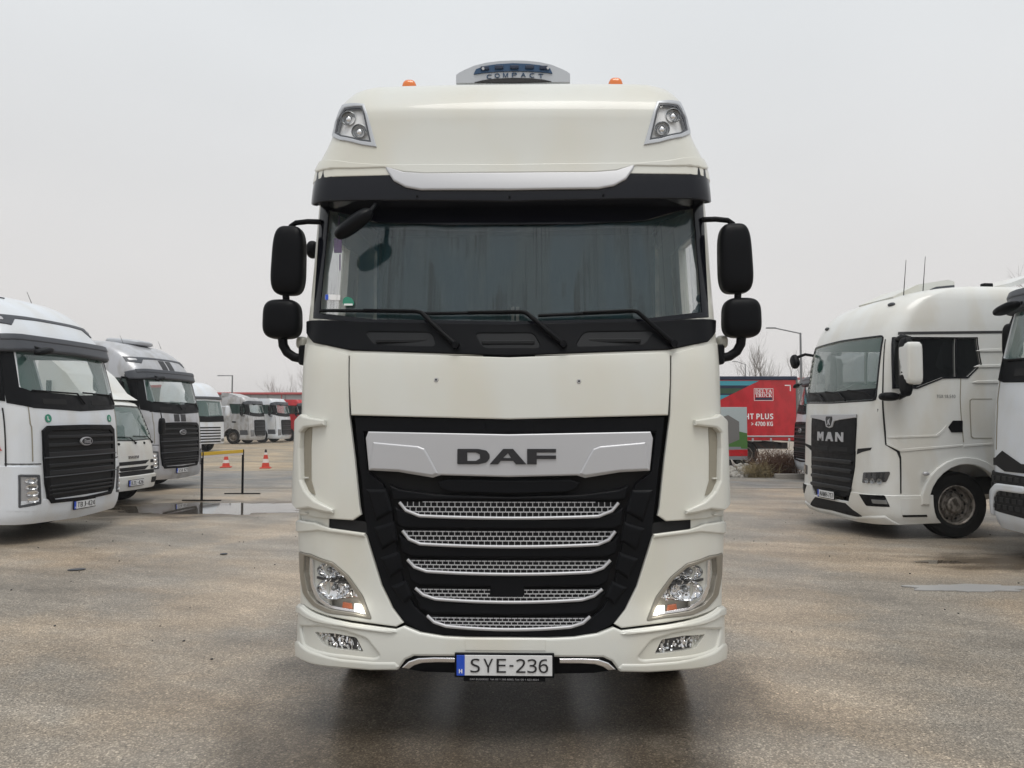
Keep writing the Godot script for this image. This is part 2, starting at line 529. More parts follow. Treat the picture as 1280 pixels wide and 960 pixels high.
func wheel(t: Node3D, at: Vector3, s: float, r := 0.50, wid := 0.30, twin := false) -> void:   # s: +1 the outer face looks along +x
	var xf := Transform3D(Basis(Vector3.FORWARD, PI / 2 * s) , at)
	if xf.basis.y.x * s < 0:
		xf = Transform3D(Basis(Vector3.FORWARD, -PI / 2 * s), at)
	xf.basis = Basis(Vector3(0, 0, 1), -PI / 2 * s)
	var b := MB.new()
	var h := wid * 0.5
	var k := r / 0.50
	b.lathe([Vector2(0.29 * k, -h), Vector2(0.44 * k, -h), Vector2(0.485 * k, -h * 0.86), Vector2(r, -h * 0.6), Vector2(r, -h * 0.45), Vector2(r - 0.012, -h * 0.44), Vector2(r - 0.012, -h * 0.40), Vector2(r, -h * 0.39), Vector2(r, -0.02), Vector2(r - 0.012, -0.018), Vector2(r - 0.012, 0.018), Vector2(r, 0.02), Vector2(r, h * 0.39), Vector2(r - 0.012, h * 0.40), Vector2(r - 0.012, h * 0.44), Vector2(r, h * 0.45), Vector2(r, h * 0.6), Vector2(0.485 * k, h * 0.86), Vector2(0.45 * k, h), Vector2(0.34 * k, h * 1.02), Vector2(0.295 * k, h * 0.9)], xf, 36)
	var w := part(t, "wheel", b, M.rubber)
	b = MB.new()
	var q: Array = [Vector2(0.298 * k, h * 0.92), Vector2(0.285 * k, h * 0.95), Vector2(0.270 * k, h * 0.80), Vector2(0.265 * k, h * 0.1), Vector2(0.24 * k, -0.0), Vector2(0.20 * k, 0.01), Vector2(0.175 * k, 0.05), Vector2(0.13 * k, 0.055), Vector2(0.12 * k, 0.10), Vector2(0.10 * k, 0.115), Vector2(0.0, 0.12)] if twin == false else [Vector2(0.298 * k, h * 0.92), Vector2(0.285 * k, h * 0.95), Vector2(0.27 * k, h * 0.8), Vector2(0.25 * k, -h * 0.6), Vector2(0.14 * k, -h * 0.6), Vector2(0.13 * k, 0.06), Vector2(0.0, 0.07)]
	b.lathe(q, xf, 32)
	for i in 10:
		var a := TAU * i / 10.0
		var d := xf.basis * Vector3(cos(a), 0, sin(a))
		var base: Vector3 = at + d * 0.19 * k + xf.basis.y * (0.02 if not twin else -h * 0.6)
		b.cyl(base, base + xf.basis.y * 0.05, 0.017, 0.014, 6)
	part(w, "rim", b, M.rim_metal)
	if not twin:
		b = MB.new()
		for i in 10:
			var a := TAU * (i + 0.5) / 10.0
			var d := xf.basis * Vector3(cos(a), 0, sin(a))
			b.cyl(at + d * 0.222 * k - xf.basis.y * 0.004, at + d * 0.222 * k + xf.basis.y * 0.008, 0.021, 0.021, 10)
		part(w, "hand_hole", b, M.matte_black).set_meta("kind", "stuff")
func chassis(t: Node3D, back: float, front_axle := -1.45, detail := true, dual := true) -> void:
	var b := MB.new()
	for s in [-1.0, 1.0]:
		b.box(Vector3(0.42 * s, 0.72, (back - 0.3) * 0.5), Vector3(0.09, 0.28, absf(back) - 0.5))
	for z in [-1.0, -2.6, back + 1.4, back + 0.15]:
		b.box(Vector3(0, 0.72, z), Vector3(0.8, 0.2, 0.12))
	b.cyl(Vector3(-0.85, 0.50, front_axle), Vector3(0.85, 0.50, front_axle), 0.07, 0.07)
	b.cyl(Vector3(-0.85, 0.50, back + 0.9), Vector3(0.85, 0.50, back + 0.9), 0.09, 0.09)
	part(t, "chassis", b, M.steel_dark)
	for s in [-1.0, 1.0]:
		wheel(t, Vector3(1.06 * s, 0.50, front_axle), s)
		if detail:
			wheel(t, Vector3(1.06 * s, 0.50, back + 0.9), s, 0.5, 0.3, true)
			if dual:
				wheel(t, Vector3(0.73 * s, 0.50, back + 0.9), s, 0.5, 0.28, true)
	if detail:
		for s in [-1.0, 1.0]:
			b = MB.new()
			var bs := Basis()
			b.blob(Vector3(0.98 * s, 0.62, -3.0), Vector3(0.24, 0.30, 0.55), 5.0, bs, 0.0, 6)
			part(t, "fuel_tank", b, M.tank_metal)
			b = MB.new()
			var arc := []
			for i in 9:
				var a := PI * i / 8.0
				arc.append(Vector3(0.92 * s, 0.50 + 0.60 * sin(a), back + 0.9 + 0.60 * cos(a)))
			for i in 8:
				var c: Vector3 = (arc[i] + arc[i + 1]) * 0.5
				var d: Vector3 = (arc[i + 1] - arc[i]).normalized()
				b.box(c, Vector3(0.62, 0.02, 0.26), 0.004, Basis(Vector3.RIGHT, d.cross(Vector3.RIGHT), -d) if d.cross(Vector3.RIGHT).length() > 0.1 else Basis())
			part(t, "mudguard", b, M.black_plastic)
		b = MB.new()
		b.cyl(Vector3(0, 0.98, back + 1.0), Vector3(0, 1.04, back + 1.0), 0.48, 0.46, 24)
		part(t, "coupling_plate", b, M.steel_dark)
# shell of a cab with windscreen and side windows, its inside and its panes
func cab(t: Node3D, S: Prof, paint: Material, pane: Material, ws: PackedVector2Array, sides: Array, vb: float, vt: float, U: float, cell := 0.12, dash_y := 1.95, seats := true, lower := -1.0, liner: Material = null, arch := -10.0) -> void:
	var b := MB.new()
	var holes := []
	if ws.size():
		holes.append(ws)
	for s in sides:
		holes.append(s)
		holes.append(mir(s))
	var outline := rect(-U, vb, U, vt)
	if arch > 0.0:   # wheel arches cut out of the lower edge of both sides
		var o := PackedVector2Array()
		for sgn in [-1.0, 1.0]:
			for i in 11:
				var a := PI * i / 10.0
				o.append(Vector2(sgn * arch - cos(a) * 0.60, maxf(vb, 0.52 + 0.60 * sin(a) - 0.001)))
			if sgn < 0:
				o.append(Vector2(-arch + 0.60, vb))
				o.append(Vector2(arch - 0.60, vb))
			else:
				o.append(Vector2(arch + 0.60, vb))
		o.insert(0, Vector2(-arch - 0.60, vb))
		o.append(Vector2(U, vb)); o.append(Vector2(U, vt)); o.append(Vector2(-U, vt)); o.append(Vector2(-U, vb))
		outline = o
	b.panel(S, outline, 0.0, 0.05, cell, 0.004, holes)
	# roof lid over the last ring and a back wall
	var k := 24
	for i in k:
		var u0 := U * i / k
		var u1 := U * (i + 1) / k
		b.flat4(S.p(-u0, vt, 0), S.p(u0, vt, 0), S.p(u1, vt, 0), S.p(-u1, vt, 0), Vector3.UP)
	for i in 12:
		var v0 := lerpf(vb, vt, i / 12.0)
		var v1 := lerpf(vb, vt, (i + 1) / 12.0)
		b.flat4(S.p(-U, v0, 0), S.p(U, v0, 0), S.p(U, v1, 0), S.p(-U, v1, 0), Vector3.BACK * -1.0)
	part(t, "cab_shell", b, paint)
	if ws.size():
		b = MB.new()
		b.panel(S, MB.inset(MB.dense(ws, 0.1, false), 0.001), -0.012, 0.006, cell * 1.5, 0.001)
		b.panel(S, MB.inset(MB.dense(ws, 0.1, false), 0.001), -0.020, 0.003, cell * 1.5, 0.001)
		part(t, "windscreen", b, pane)
	for q in sides:
		for w in [q, mir(q)]:
			b = MB.new()
			b.panel(S, MB.inset(MB.dense(w, 0.1, false), 0.001), -0.012, 0.006, cell * 1.5, 0.001)
			part(t, "side_window", b, pane)
	b = MB.new()
	var z0: float = S.p(0, dash_y, 0).z
	var back: float = S.p(U, dash_y, 0).z
	var w: float = S.at(dash_y)[2] - 0.07
	b.box(Vector3(0, dash_y - 0.18, z0 - 0.42), Vector3(w * 2, 0.36, 0.60), 0.06)
	b.box(Vector3(0, dash_y - 0.75, (z0 + back) * 0.5), Vector3(w * 2, 0.06, absf(back - z0) - 0.3))
	part(t, "dashboard", b, M.interior)
	b = MB.new()
	b.box(Vector3(0, dash_y + 0.35, back + 0.10), Vector3(w * 2, 2.0, 0.06))
	part(t, "rear_wall", b, liner if liner else M.interior_grey)
	if seats:
		for s in [-1.0, 1.0]:
			b = MB.new()
			b.box(Vector3(0.55 * s, dash_y - 0.35, back + 0.95), Vector3(0.52, 0.2, 0.5), 0.06)
			b.box(Vector3(0.55 * s, dash_y + 0.05, back + 0.68), Vector3(0.50, 0.75, 0.14), 0.05, Basis(Vector3.RIGHT, -0.12))
			part(t, "seat", b, M.interior)
		b = MB.new()
		var ring := []
		for i in 25:
			var a := TAU * i / 24.0
			ring.append(Vector3(0.55 + 0.22 * cos(a), dash_y + 0.06 + 0.16 * sin(a), z0 - 0.72 - 0.14 * sin(a)))
		b.tube(ring, 0.017, 6)
		b.cyl(Vector3(0.55, dash_y + 0.06, z0 - 0.72), Vector3(0.55, dash_y - 0.1, z0 - 0.55), 0.04, 0.05)
		part(t, "steering_wheel", b, M.black_plastic)

# ---------------------------------------------------------------- the cream tractor unit in the middle
func cream_truck() -> void:
	var t := thing("tractor_unit", "cream tractor unit with silver grille bar facing the camera in the centre", "truck", Vector3(-0.01, 0, 0), -1.3)
	var b: MB
	var pane_edge := both(pv([0, 3.115, -1.216, 3.159, -1.184, 2.398, -0.78, 2.348, 0, 2.324]))
	var door_pane := pv([-2.02, 2.26, -1.56, 2.26, -1.50, 2.75, -1.60, 3.0, -2.02, 3.02])
	# --- body of the cab
	cab(t, LB, M.cream_paint, M.windscreen_glass, pane_edge, [door_pane], 2.16, 3.38, 3.3, 0.09, 2.12, true, -1.0, M.curtain_cloth)
	for n in t.get_children():
		if String(n.name).begins_with("side_window"):
			n.material_override = M.door_glass
	b = MB.new()
	for s in [-1.0, 1.0]:
		b.panel(LB, side(pv([-3.3, 1.05, -1.02, 1.05, -1.02, 2.165, -3.3, 2.165]), s), -0.012, 0.03, 0.1)
		b.panel(LB, side(pv([-3.3, 0.98, -3.0, 1.05, -1.02, 1.05, -1.02, 0.47, -1.62, 0.47, -1.66, 0.72, -1.85, 0.98, -2.15, 1.03, -2.7, 1.0]), s), -0.02, 0.03, 0.1)
	part(t, "lower_cab_side", b, M.cream_paint)
	for s in [-1.0, 1.0]:
		b = MB.new()
		b.panel(LB, side(pv([-2.50, 1.12, -1.34, 1.12, -1.34, 2.2, -1.44, 2.8, -1.54, 3.06, -2.50, 3.08]), s), 0.006, 0.02, 0.1, 0.006, [side(door_pane, s)])
		var door := part(t, "door", b, M.cream_paint)
		b = MB.new()
		b.panel(LB, side(pv([-2.44, 1.55, -2.2, 1.55, -2.2, 1.63, -2.44, 1.63]), s), 0.02, 0.02, 0.1, 0.006)
		part(door, "door_handle", b, M.black_plastic)
		for k in 2:
			b = MB.new()
			b.box(Vector3(1.10 * s, 0.45 + 0.33 * k, -0.98), Vector3(0.22, 0.04, 0.5))
			part(t, "step", b, M.black_plastic)
	b = MB.new()
	b.panel(LB, rect(-1.12, 0.40, 1.12, 2.25), -0.14, 0.02, 0.12)
	b.box(Vector3(0, 1.2, -0.75), Vector3(2.1, 1.5, 0.1))
	part(t, "radiator_housing", b, M.matte_black)
	chassis(t, -5.4, -1.42)
	# --- windscreen border, visor reflection as a dark band, rain marks with sky sheen
	b = MB.new()
	b.panel(LB, pane_edge, 0.004, 0.01, 0.08, 0.001, [both(pv([0, 2.962, -0.375, 2.964, -0.815, 2.993, -1.008, 3.056, -1.126, 3.086, -1.132, 2.423, -0.782, 2.377, 0, 2.358]))])  # the deep black top also stands in for the reflected visor
	part(t, "windscreen_border", b, M.gloss_black)
	b = MB.new()
	b.panel(LB, both(pv([0, 3.094, -1.099, 3.104, -1.097, 3.082, -0.814, 2.977, 0, 2.941])), -0.05, 0.01, 0.1)  # black band painting in the reflection of the visor at the pane top
	part(t, "visor_reflection", b, M.headliner)
	var film := StandardMaterial3D.new()
	film.transparency = BaseMaterial3D.TRANSPARENCY_ALPHA
	film.albedo_texture = streak_texture()
	film.roughness = 0.35
	b = MB.new()
	b.panel(LB, both(pv([0, 2.951, -0.814, 2.977, -1.112, 3.062, -1.126, 2.428, -0.782, 2.382, 0, 2.362])), 0.001, 0.001, 0.1, 0.0)
	for i in b.t.size():
		b.t[i] = Vector2((b.t[i].x + 1.2) / 2.4, 1.0 - (b.t[i].y - 2.3) / 0.75)
	part(t, "rain_streaks", b, film)
	# --- panel under the windscreen
	b = MB.new()
	var scuttle := both(pv([0, 2.339, -0.781, 2.358, -1.27, 2.389, -1.24, 2.305, -1.157, 2.245, -0.912, 2.191, 0, 2.154]))
	var recesses := [soft(pv([-0.839, 2.3, -0.446, 2.292, -0.416, 2.211, -0.773, 2.223]), 0.03), soft(pv([-0.197, 2.286, 0.139, 2.286, 0.184, 2.201, -0.145, 2.201]), 0.03), soft(pv([0.429, 2.292, 0.836, 2.3, 0.775, 2.223, 0.376, 2.207]), 0.03)]
	b.panel(LB, scuttle, 0.012, 0.04, 0.07, 0.006, recesses)
	b.panel(LB, scuttle, 0.003, 0.01, 0.09, 0.002)
	var sc := part(t, "scuttle_panel", b, M.black_plastic)
	for r in recesses:
		b = MB.new()
		b.panel(LB, MB.inset(MB.dense(r, 0.5, false), -0.004), 0.005, 0.01, 0.07, 0.001)
		var c := Vector2.ZERO
		for q in r:
			c += q / r.size()
		b.box(LB.p(c.x, c.y - 0.012, 0.006), Vector3(0.30, 0.022, 0.016), 0.006)
		part(sc, "grab_recess", b, M.grille_plastic)
	# --- hood and corner panels
	b = MB.new()
	b.panel(LB, both(pv([0, 2.145, -0.901, 2.177, -0.919, 2.168, -0.912, 1.996, -0.897, 1.818, 0, 1.795])), 0.010, 0.03, 0.07, 0.007)
	var hood := part(t, "hood_panel", b, M.cream_paint)
	for q in [pv([-0.411, 2.017]), pv([0.395, 2.008])]:
		b = MB.new()
		var xf := on(LB, q[0].x, q[0].y, 0.010)
		b.cyl(xf.origin, xf * Vector3(0, 0, 0.004), 0.013, 0.011, 12)
		part(hood, "bolt", b, M.brushed_metal)
		b = MB.new()
		b.cyl(xf.origin, xf * Vector3(0, 0, 0.006), 0.006, 0.006, 10)
		part(hood, "bolt_centre", b, M.ink)
	var corner := pv([-0.929, 2.172, -0.921, 1.996, -0.911, 1.813, -0.874, 1.57, -0.841, 1.303, -0.831, 1.259, -0.876, 1.228, -1.22, 1.244, -1.62, 1.205, -1.62, 2.295, -1.156, 2.235])
	var slot := pv([-1.154, 1.754, -1.054, 1.764, -1.06, 1.632, -1.056, 1.453, -1.024, 1.328, -1.099, 1.339, -1.155, 1.395])
	var slot_lip := pv([-1.041, 1.788, -1.17, 1.809, -1.2, 1.823, -1.34, 1.776, -1.34, 1.305, -1.22, 1.276, -1.115, 1.294, -1.023, 1.273, -0.982, 1.269, -0.982, 1.288, -1.083, 1.335, -1.148, 1.391, -1.187, 1.447, -1.206, 1.629, -1.201, 1.717, -1.161, 1.745, -1.04, 1.759])
	for s in [-1.0, 1.0]:
		b = MB.new()
		b.panel(LB, side(corner, s), 0.004, 0.035, 0.06, 0.007)
		var cp := part(t, "corner_panel", b, M.cream_paint)
		b = MB.new()
		b.panel(LB, side(pv([-1.211, 1.735, -1.134, 1.75, -1.137, 1.631, -1.131, 1.45, -1.1, 1.366, -1.141, 1.377, -1.187, 1.434]), s), 0.009, 0.01, 0.05, 0.002)
		part(cp, "air_slot", b, M.slot_shade)
		b = MB.new()
		b.panel(LB, side(slot_lip, s), 0.045, 0.05, 0.04, 0.011)
		part(cp, "deflector_lip", b, M.cream_paint)
		for y in [1.46, 1.36, 1.26]:
			b = MB.new()
			b.box(LB.p(1.165 * s, y, 0.01), Vector3(0.034, 0.008, 0.02), 0.001, on(LB, 1.165 * s, y, 0.0).basis)
			part(cp, "slot_rib", b, M.cream_paint)
		b = MB.new()
		b.panel(LB, side(pv([-1.092, 1.241, -0.876, 1.228, -0.785, 1.211, -0.784, 1.14, -0.929, 1.156, -1.012, 1.177, -1.06, 1.212]), s), -0.02, 0.02, 0.07)
		part(t, "corner_gap", b, M.matte_black)
	# --- headlight corners
	var lamp_out := soft(pv([-1.279, 1.025, -1.126, 1.028, -0.986, 0.992, -0.894, 0.919, -0.811, 0.812, -0.757, 0.69, -0.865, 0.705, -1.014, 0.716, -1.117, 0.742, -1.223, 0.795, -1.282, 0.903]), 0.01)
	var lamp_in := soft(pv([-1.186, 1.016, -1.12, 1.01, -0.99, 0.974, -0.912, 0.91, -0.833, 0.803, -0.784, 0.706, -0.866, 0.722, -1.004, 0.738, -1.092, 0.764, -1.162, 0.811, -1.202, 0.917]), 0.01)
	var headlamp_panel := pv([-1.6, 1.109, -1.22, 1.158, -1.07, 1.18, -0.802, 1.149, -0.769, 1.048, -0.708, 0.87, -0.643, 0.75, -0.579, 0.676, -0.618, 0.655, -0.864, 0.68, -1.091, 0.712, -1.22, 0.728, -1.6, 0.655])
	for s in [-1.0, 1.0]:
		b = MB.new()
		b.panel(LB, side(headlamp_panel, s), 0.008, 0.04, 0.05, 0.007, [side(lamp_out, s)])
		part(t, "headlamp_panel", b, M.cream_paint)
		b = MB.new()
		b.panel(LB, side(pv([-1.6, 1.168, -1.22, 1.212, -1.097, 1.21, -1.003, 1.182, -0.802, 1.158, -0.802, 1.136, -1.07, 1.167, -1.22, 1.144, -1.6, 1.094]), s), 0.022, 0.03, 0.06, 0.010)
		part(t, "headlamp_ledge", b, M.cream_paint)
		var lamp := Node3D.new()
		lamp.name = "headlight" if s < 0 else "headlight_001"
		t.add_child(lamp)
		b = MB.new()
		b.panel(LB, side(lamp_out, s), 0.012, 0.05, 0.05, 0.004, [side(lamp_in, s)])
		part(lamp, "bezel", b, M.bezel)
		b = MB.new()
		b.panel(LB, side(lamp_out, s), -0.070, 0.01, 0.05, 0.001)
		part(lamp, "lamp_housing", b, M.lamp_housing)
		b = MB.new()
		b.panel(LB, side(pv([-1.108, 1.003, -1.043, 0.999, -0.954, 0.966, -0.889, 0.897, -0.846, 0.803, -0.95, 0.788, -1.047, 0.808, -1.098, 0.869]), s), -0.045, 0.02, 0.04, 0.006)
		chips(b, LB, side(pv([-1.097, 0.995, -1.043, 0.99, -0.954, 0.958, -0.889, 0.889, -0.851, 0.807, -0.95, 0.792, -1.037, 0.818, -1.092, 0.87]), s), -0.036, 46, 0.016, 31)
		part(lamp, "reflector_shell", b, M.reflector)
		for bowl in [[pv([-1.013, 0.947]), 0.056, 0.040], [pv([-0.984, 0.847]), 0.080, 0.056]]:
			var q: Vector2 = bowl[0][0]
			b = MB.new()
			var xf := on(LB, q.x * -s, q.y, 0.0)
			xf.basis = Basis(Vector3.UP, 0.0) * Basis(Vector3.RIGHT, PI / 2)
			xf.basis = xf.basis * Basis.from_scale(Vector3(1.1, 1, bowl[2] / bowl[1]))
			var arc := []
			for i in 8:
				var a := PI / 2 * i / 7.0
				arc.append(Vector2(bowl[1] * sin(a) + 0.004, -0.042 * cos(a)))
			b.lathe(arc, xf, 20)
			for i in 10:
				var a := TAU * i / 10.0
				var d := Vector3(cos(a) * bowl[1] * 0.8, sin(a) * bowl[2] * 0.8, -0.012)
				b.box(xf.origin + d, Vector3(0.006, 0.02, 0.02), 0.001, Basis(Vector3.BACK, a + 0.7))
			part(lamp, "reflector", b, M.reflector)
			b = MB.new()
			b.blob(xf.origin + Vector3(0, 0, -0.022), Vector3(0.016, 0.016, 0.018), 2.0, Basis(), 0.0, 6)
			part(lamp, "bulb", b, M.lens_grey)
		b = MB.new()
		b.panel(LB, side(pv([-1.104, 0.904, -0.893, 0.884, -0.888, 0.871, -1.104, 0.891]), s), -0.01, 0.03, 0.05, 0.002)
		part(lamp, "lamp_divider", b, M.steel_dark)
		b = MB.new()
		b.panel(LB, side(pv([-1.155, 0.997, -1.134, 1, -1.13, 0.865, -1.08, 0.791, -1.005, 0.755, -0.876, 0.738, -0.789, 0.719, -0.789, 0.711, -0.875, 0.726, -1.015, 0.742, -1.105, 0.775, -1.16, 0.851]), s), -0.008, 0.012, 0.05, 0.001)
		part(lamp, "lamp_trim", b, M.chrome)
		b = MB.new()
		b.panel(LB, side(pv([-0.931, 0.775, -0.886, 0.768, -0.88, 0.74, -0.935, 0.745]), s), -0.016, 0.03, 0.05, 0.004)
		part(lamp, "indicator", b, M.amber_lens)
		b = MB.new()
		b.panel(LB, side(pv([-0.863, 0.768, -0.814, 0.765, -0.789, 0.715, -0.862, 0.726]), s), -0.006, 0.03, 0.05, 0.004)
		part(lamp, "daytime_light", b, M.daylight_lamp)
		b = MB.new()
		b.panel(LB, side(lamp_in, s), 0.004, 0.004, 0.06, 0.001)
		part(lamp, "lens", b, M.clear_lens)
		var q: Vector2 = pv([-0.822, 0.739])[0]
		var glow := OmniLight3D.new()
		glow.name = "daytime_glow" if s < 0 else "daytime_glow_001"
		glow.position = LB.p(q.x * -s, q.y, 0.03)
		glow.light_energy = 0.003
		glow.light_color = Color(1.0, 0.98, 0.92)
		glow.light_size = 0.03
		glow.omni_range = 8.0
		glow.omni_attenuation = 2.0
		glow.shadow_enabled = true
		t.add_child(glow)
	# --- bumper
	var fog_out := soft(pv([-1.255, 0.6, -1.042, 0.641, -0.906, 0.625, -0.78, 0.589, -0.703, 0.502, -0.734, 0.488, -0.912, 0.501, -1.085, 0.509, -1.194, 0.517]), 0.02)
	var fog_in := soft(pv([-1.101, 0.602, -0.961, 0.61, -0.838, 0.593, -0.796, 0.517, -0.922, 0.527, -1.034, 0.539]), 0.012)
	var bumper := both(pv([0, 0.606, -0.23, 0.605, -0.357, 0.61, -0.485, 0.628, -0.574, 0.66, -0.617, 0.643, -0.863, 0.668, -1.091, 0.703, -1.22, 0.728, -1.6, 0.674, -1.6, 0.345, -1.3, 0.414, -1.24, 0.428, -1.174, 0.427, -0.944, 0.434, -0.757, 0.426, -0.602, 0.429, -0.562, 0.483, -0.514, 0.505, -0.339, 0.507, 0, 0.509]))
	b = MB.new()
	b.panel(LB, bumper, 0.022, 0.06, 0.06, 0.014, [fog_out, mir(fog_out)])
	var bp := part(t, "bumper", b, M.cream_paint)
	for s in [-1.0, 1.0]:
		b = MB.new()
		b.panel(LB, side(pv([-1.6, 0.664, -1.22, 0.719, -1.091, 0.694, -0.863, 0.659, -0.648, 0.638, -0.604, 0.626, -0.737, 0.624, -0.916, 0.646, -1.09, 0.66, -1.22, 0.675, -1.6, 0.606]), s), 0.034, 0.03, 0.05, 0.012)
		part(bp, "bumper_ledge", b, M.cream_paint)
		b = MB.new()
		b.panel(LB, side(pv([-1.6, 0.441, -1.24, 0.519, -1.14, 0.503, -1.038, 0.495, -0.903, 0.48, -0.734, 0.471, -0.615, 0.473, -0.593, 0.452, -0.606, 0.433, -0.757, 0.428, -0.944, 0.436, -1.156, 0.432, -1.24, 0.428, -1.6, 0.345]), s), 0.034, 0.03, 0.05, 0.012)
		part(bp, "bumper_lip", b, M.cream_paint)
	for s in [-1.0, 1.0]:
		b = MB.new()
		b.panel(LB, side(fog_out, s), 0.004, 0.04, 0.05, 0.001, [side(fog_in, s)])
		part(t, "fog_lamp_recess", b, M.cream_paint)
		var fl := Node3D.new()
		fl.name = "fog_lamp" if s < 0 else "fog_lamp_001"
		t.add_child(fl)
		b = MB.new()
		b.panel(LB, side(fog_in, s), -0.03, 0.02, 0.04, 0.001)
		var fb := part(fl, "lamp_back", b, M.steel_dark)
		b = MB.new()
		chips(b, LB, side(pv([-1.082, 0.596, -0.96, 0.602, -0.847, 0.584, -0.81, 0.525, -0.922, 0.535, -1.018, 0.549]), s), -0.014, 46, 0.014, 77)
		part(fl, "reflector", b, M.reflector)
		b = MB.new()
		b.panel(LB, side(fog_in, s), 0.001, 0.003, 0.06, 0.001)
		part(fl, "lens", b, M.clear_lens)
	b = MB.new()
	b.panel(LB, pv([-0.234, 0.601, 0.202, 0.601, 0.202, 0.542, -0.234, 0.542]), 0.026, 0.01, 0.06, 0.003)
	part(t, "bumper_flap", b, M.cream_paint)
	b = MB.new()
	b.panel(LB, both(pv([0, 0.513, -0.339, 0.511, -0.514, 0.509, -0.562, 0.487, -0.606, 0.429, -0.47, 0.408, 0, 0.398])), -0.01, 0.02, 0.06, 0.004)
	part(t, "bumper_recess", b, M.black_plastic)
	for s in [-1.0, 1.0]:
		b = MB.new()
		b.panel(LB, side(pv([-0.584, 0.438, -0.544, 0.474, -0.492, 0.492, -0.404, 0.498, -0.277, 0.497, -0.277, 0.473, -0.391, 0.472, -0.47, 0.467, -0.514, 0.453, -0.545, 0.432]), s), 0.012, 0.02, 0.05, 0.006)
		part(t, "chrome_strip", b, M.chrome)
	var pq: Vector2 = pv([-0.02, 0.472])[0]
	plate(t, LB, pq.x, pq.y, 0.03, "SYE-236", 0.515, 0.108)
	var px := on(LB, pq.x, pq.y, 0.03, false)
	b = MB.new()
	b.box(px * Vector3(0, -0.076, 0.002), Vector3(0.44, 0.022, 0.012), 0.003)
	var tail := part(t, "plate_holder", b, M.black_plastic)
	text(tail, "lettering", "DAF BUDERSIZ  Tel: 06 1 266 6060, Fax: 06 1 423 4624", 0.37, 0.011, px * Transform3D(Basis(), Vector3(0, -0.076, 0.008)), M.silver, false, false, 0.001)
	# --- grille
	var opening := both(pv([0, 1.8, -0.888, 1.813, -0.855, 1.57, -0.818, 1.277, -0.802, 1.158, -0.765, 1.048, -0.708, 0.87, -0.643, 0.75, -0.579, 0.676, -0.485, 0.628, -0.357, 0.61, 0, 0.606]))
	var grille := Node3D.new()
	grille.name = "grille"
	t.add_child(grille)
	b = MB.new()
	b.panel(LB, opening, -0.060, 0.02, 0.08)
	part(grille, "grille_back", b, M.matte_black)
	for s in [-1.0, 1.0]:
		b = MB.new()
		b.panel(LB, side(pv([0, 1.8, -0.888, 1.813, -0.855, 1.57, -0.818, 1.277, -0.802, 1.158, -0.765, 1.048, -0.708, 0.87, -0.643, 0.75, -0.579, 0.676, -0.485, 0.628, -0.357, 0.608, 0, 0.606, 0, 0.651, -0.314, 0.658, -0.429, 0.686, -0.519, 0.756, -0.574, 0.841, -0.616, 0.997, -0.64, 1.159, -0.665, 1.322, -0.716, 1.437, -0.799, 1.499, -0.831, 1.723, 0, 1.715]), s), -0.014, 0.03, 0.06, 0.010)
		part(grille, "grille_surround", b, M.black_plastic)
	b = MB.new()
	b.panel(LB, pv([-0.143, 1.8, 0.154, 1.8, 0.136, 1.719, -0.125, 1.719]), -0.010, 0.03, 0.06, 0.006)
	part(grille, "hood_latch_cover", b, M.black_plastic)
	b = MB.new()
	b.panel(LB, both(pv([0, 1.71, -0.794, 1.725, -0.807, 1.687, -0.786, 1.508, -0.618, 1.5, -0.424, 1.469, -0.379, 1.483, 0, 1.474])), 0.022, 0.05, 0.06, 0.010)
	var bar := part(t, "grille_bar", b, M.silver)
	for s in [-1.0, 1.0]:
		b = MB.new()
		b.panel(LB, side(pv([-0.761, 1.665, -0.507, 1.643, -0.47, 1.629, -0.443, 1.585, -0.392, 1.492, -0.424, 1.478, -0.618, 1.506, -0.779, 1.512]), s), 0.036, 0.02, 0.05, 0.011)
		part(bar, "bar_wing", b, M.silver)
	b = MB.new()
	for q in [pv([0, 1.457, -0.347, 1.461, -0.401, 1.443, -0.383, 1.407, -0.324, 1.386, 0, 1.377])]:
		b.panel(LB, both(q), 0.004, 0.04, 0.06, 0.012)
	part(grille, "grille_sill", b, M.black_plastic)
	# raised letters on the bar
	var fx := pv([-0.285, 1.629, -0.107, 1.629, -0.107, 1.546, -0.284, 1.545])
	b = MB.new()
	b.panel(LB, soft(pv([-0.285, 1.629, -0.168, 1.629, -0.123, 1.62, -0.105, 1.598, -0.105, 1.576, -0.123, 1.554, -0.167, 1.544, -0.285, 1.544]), 0.006), 0.031, 0.008, 0.05, 0.002, [pv([-0.23, 1.609, -0.181, 1.609, -0.159, 1.598, -0.158, 1.576, -0.181, 1.563, -0.229, 1.563])])
	part(bar, "letter", b, M.graphite)
	b = MB.new()
	b.panel(LB, pv([-0.105, 1.544, -0.03, 1.629, 0.025, 1.629, 0.099, 1.544, 0.041, 1.544, 0.025, 1.563, -0.043, 1.563, -0.059, 1.544]), 0.031, 0.008, 0.05, 0.001, [pv([-0.03, 1.579, 0.014, 1.579, -0.003, 1.605])])
	part(bar, "letter", b, M.graphite)
	b = MB.new()
	b.panel(LB, pv([0.103, 1.629, 0.263, 1.629, 0.263, 1.609, 0.156, 1.609, 0.156, 1.593, 0.263, 1.593, 0.263, 1.573, 0.156, 1.573, 0.156, 1.544, 0.103, 1.544]), 0.031, 0.008, 0.05, 0.001)
	part(bar, "letter", b, M.graphite)
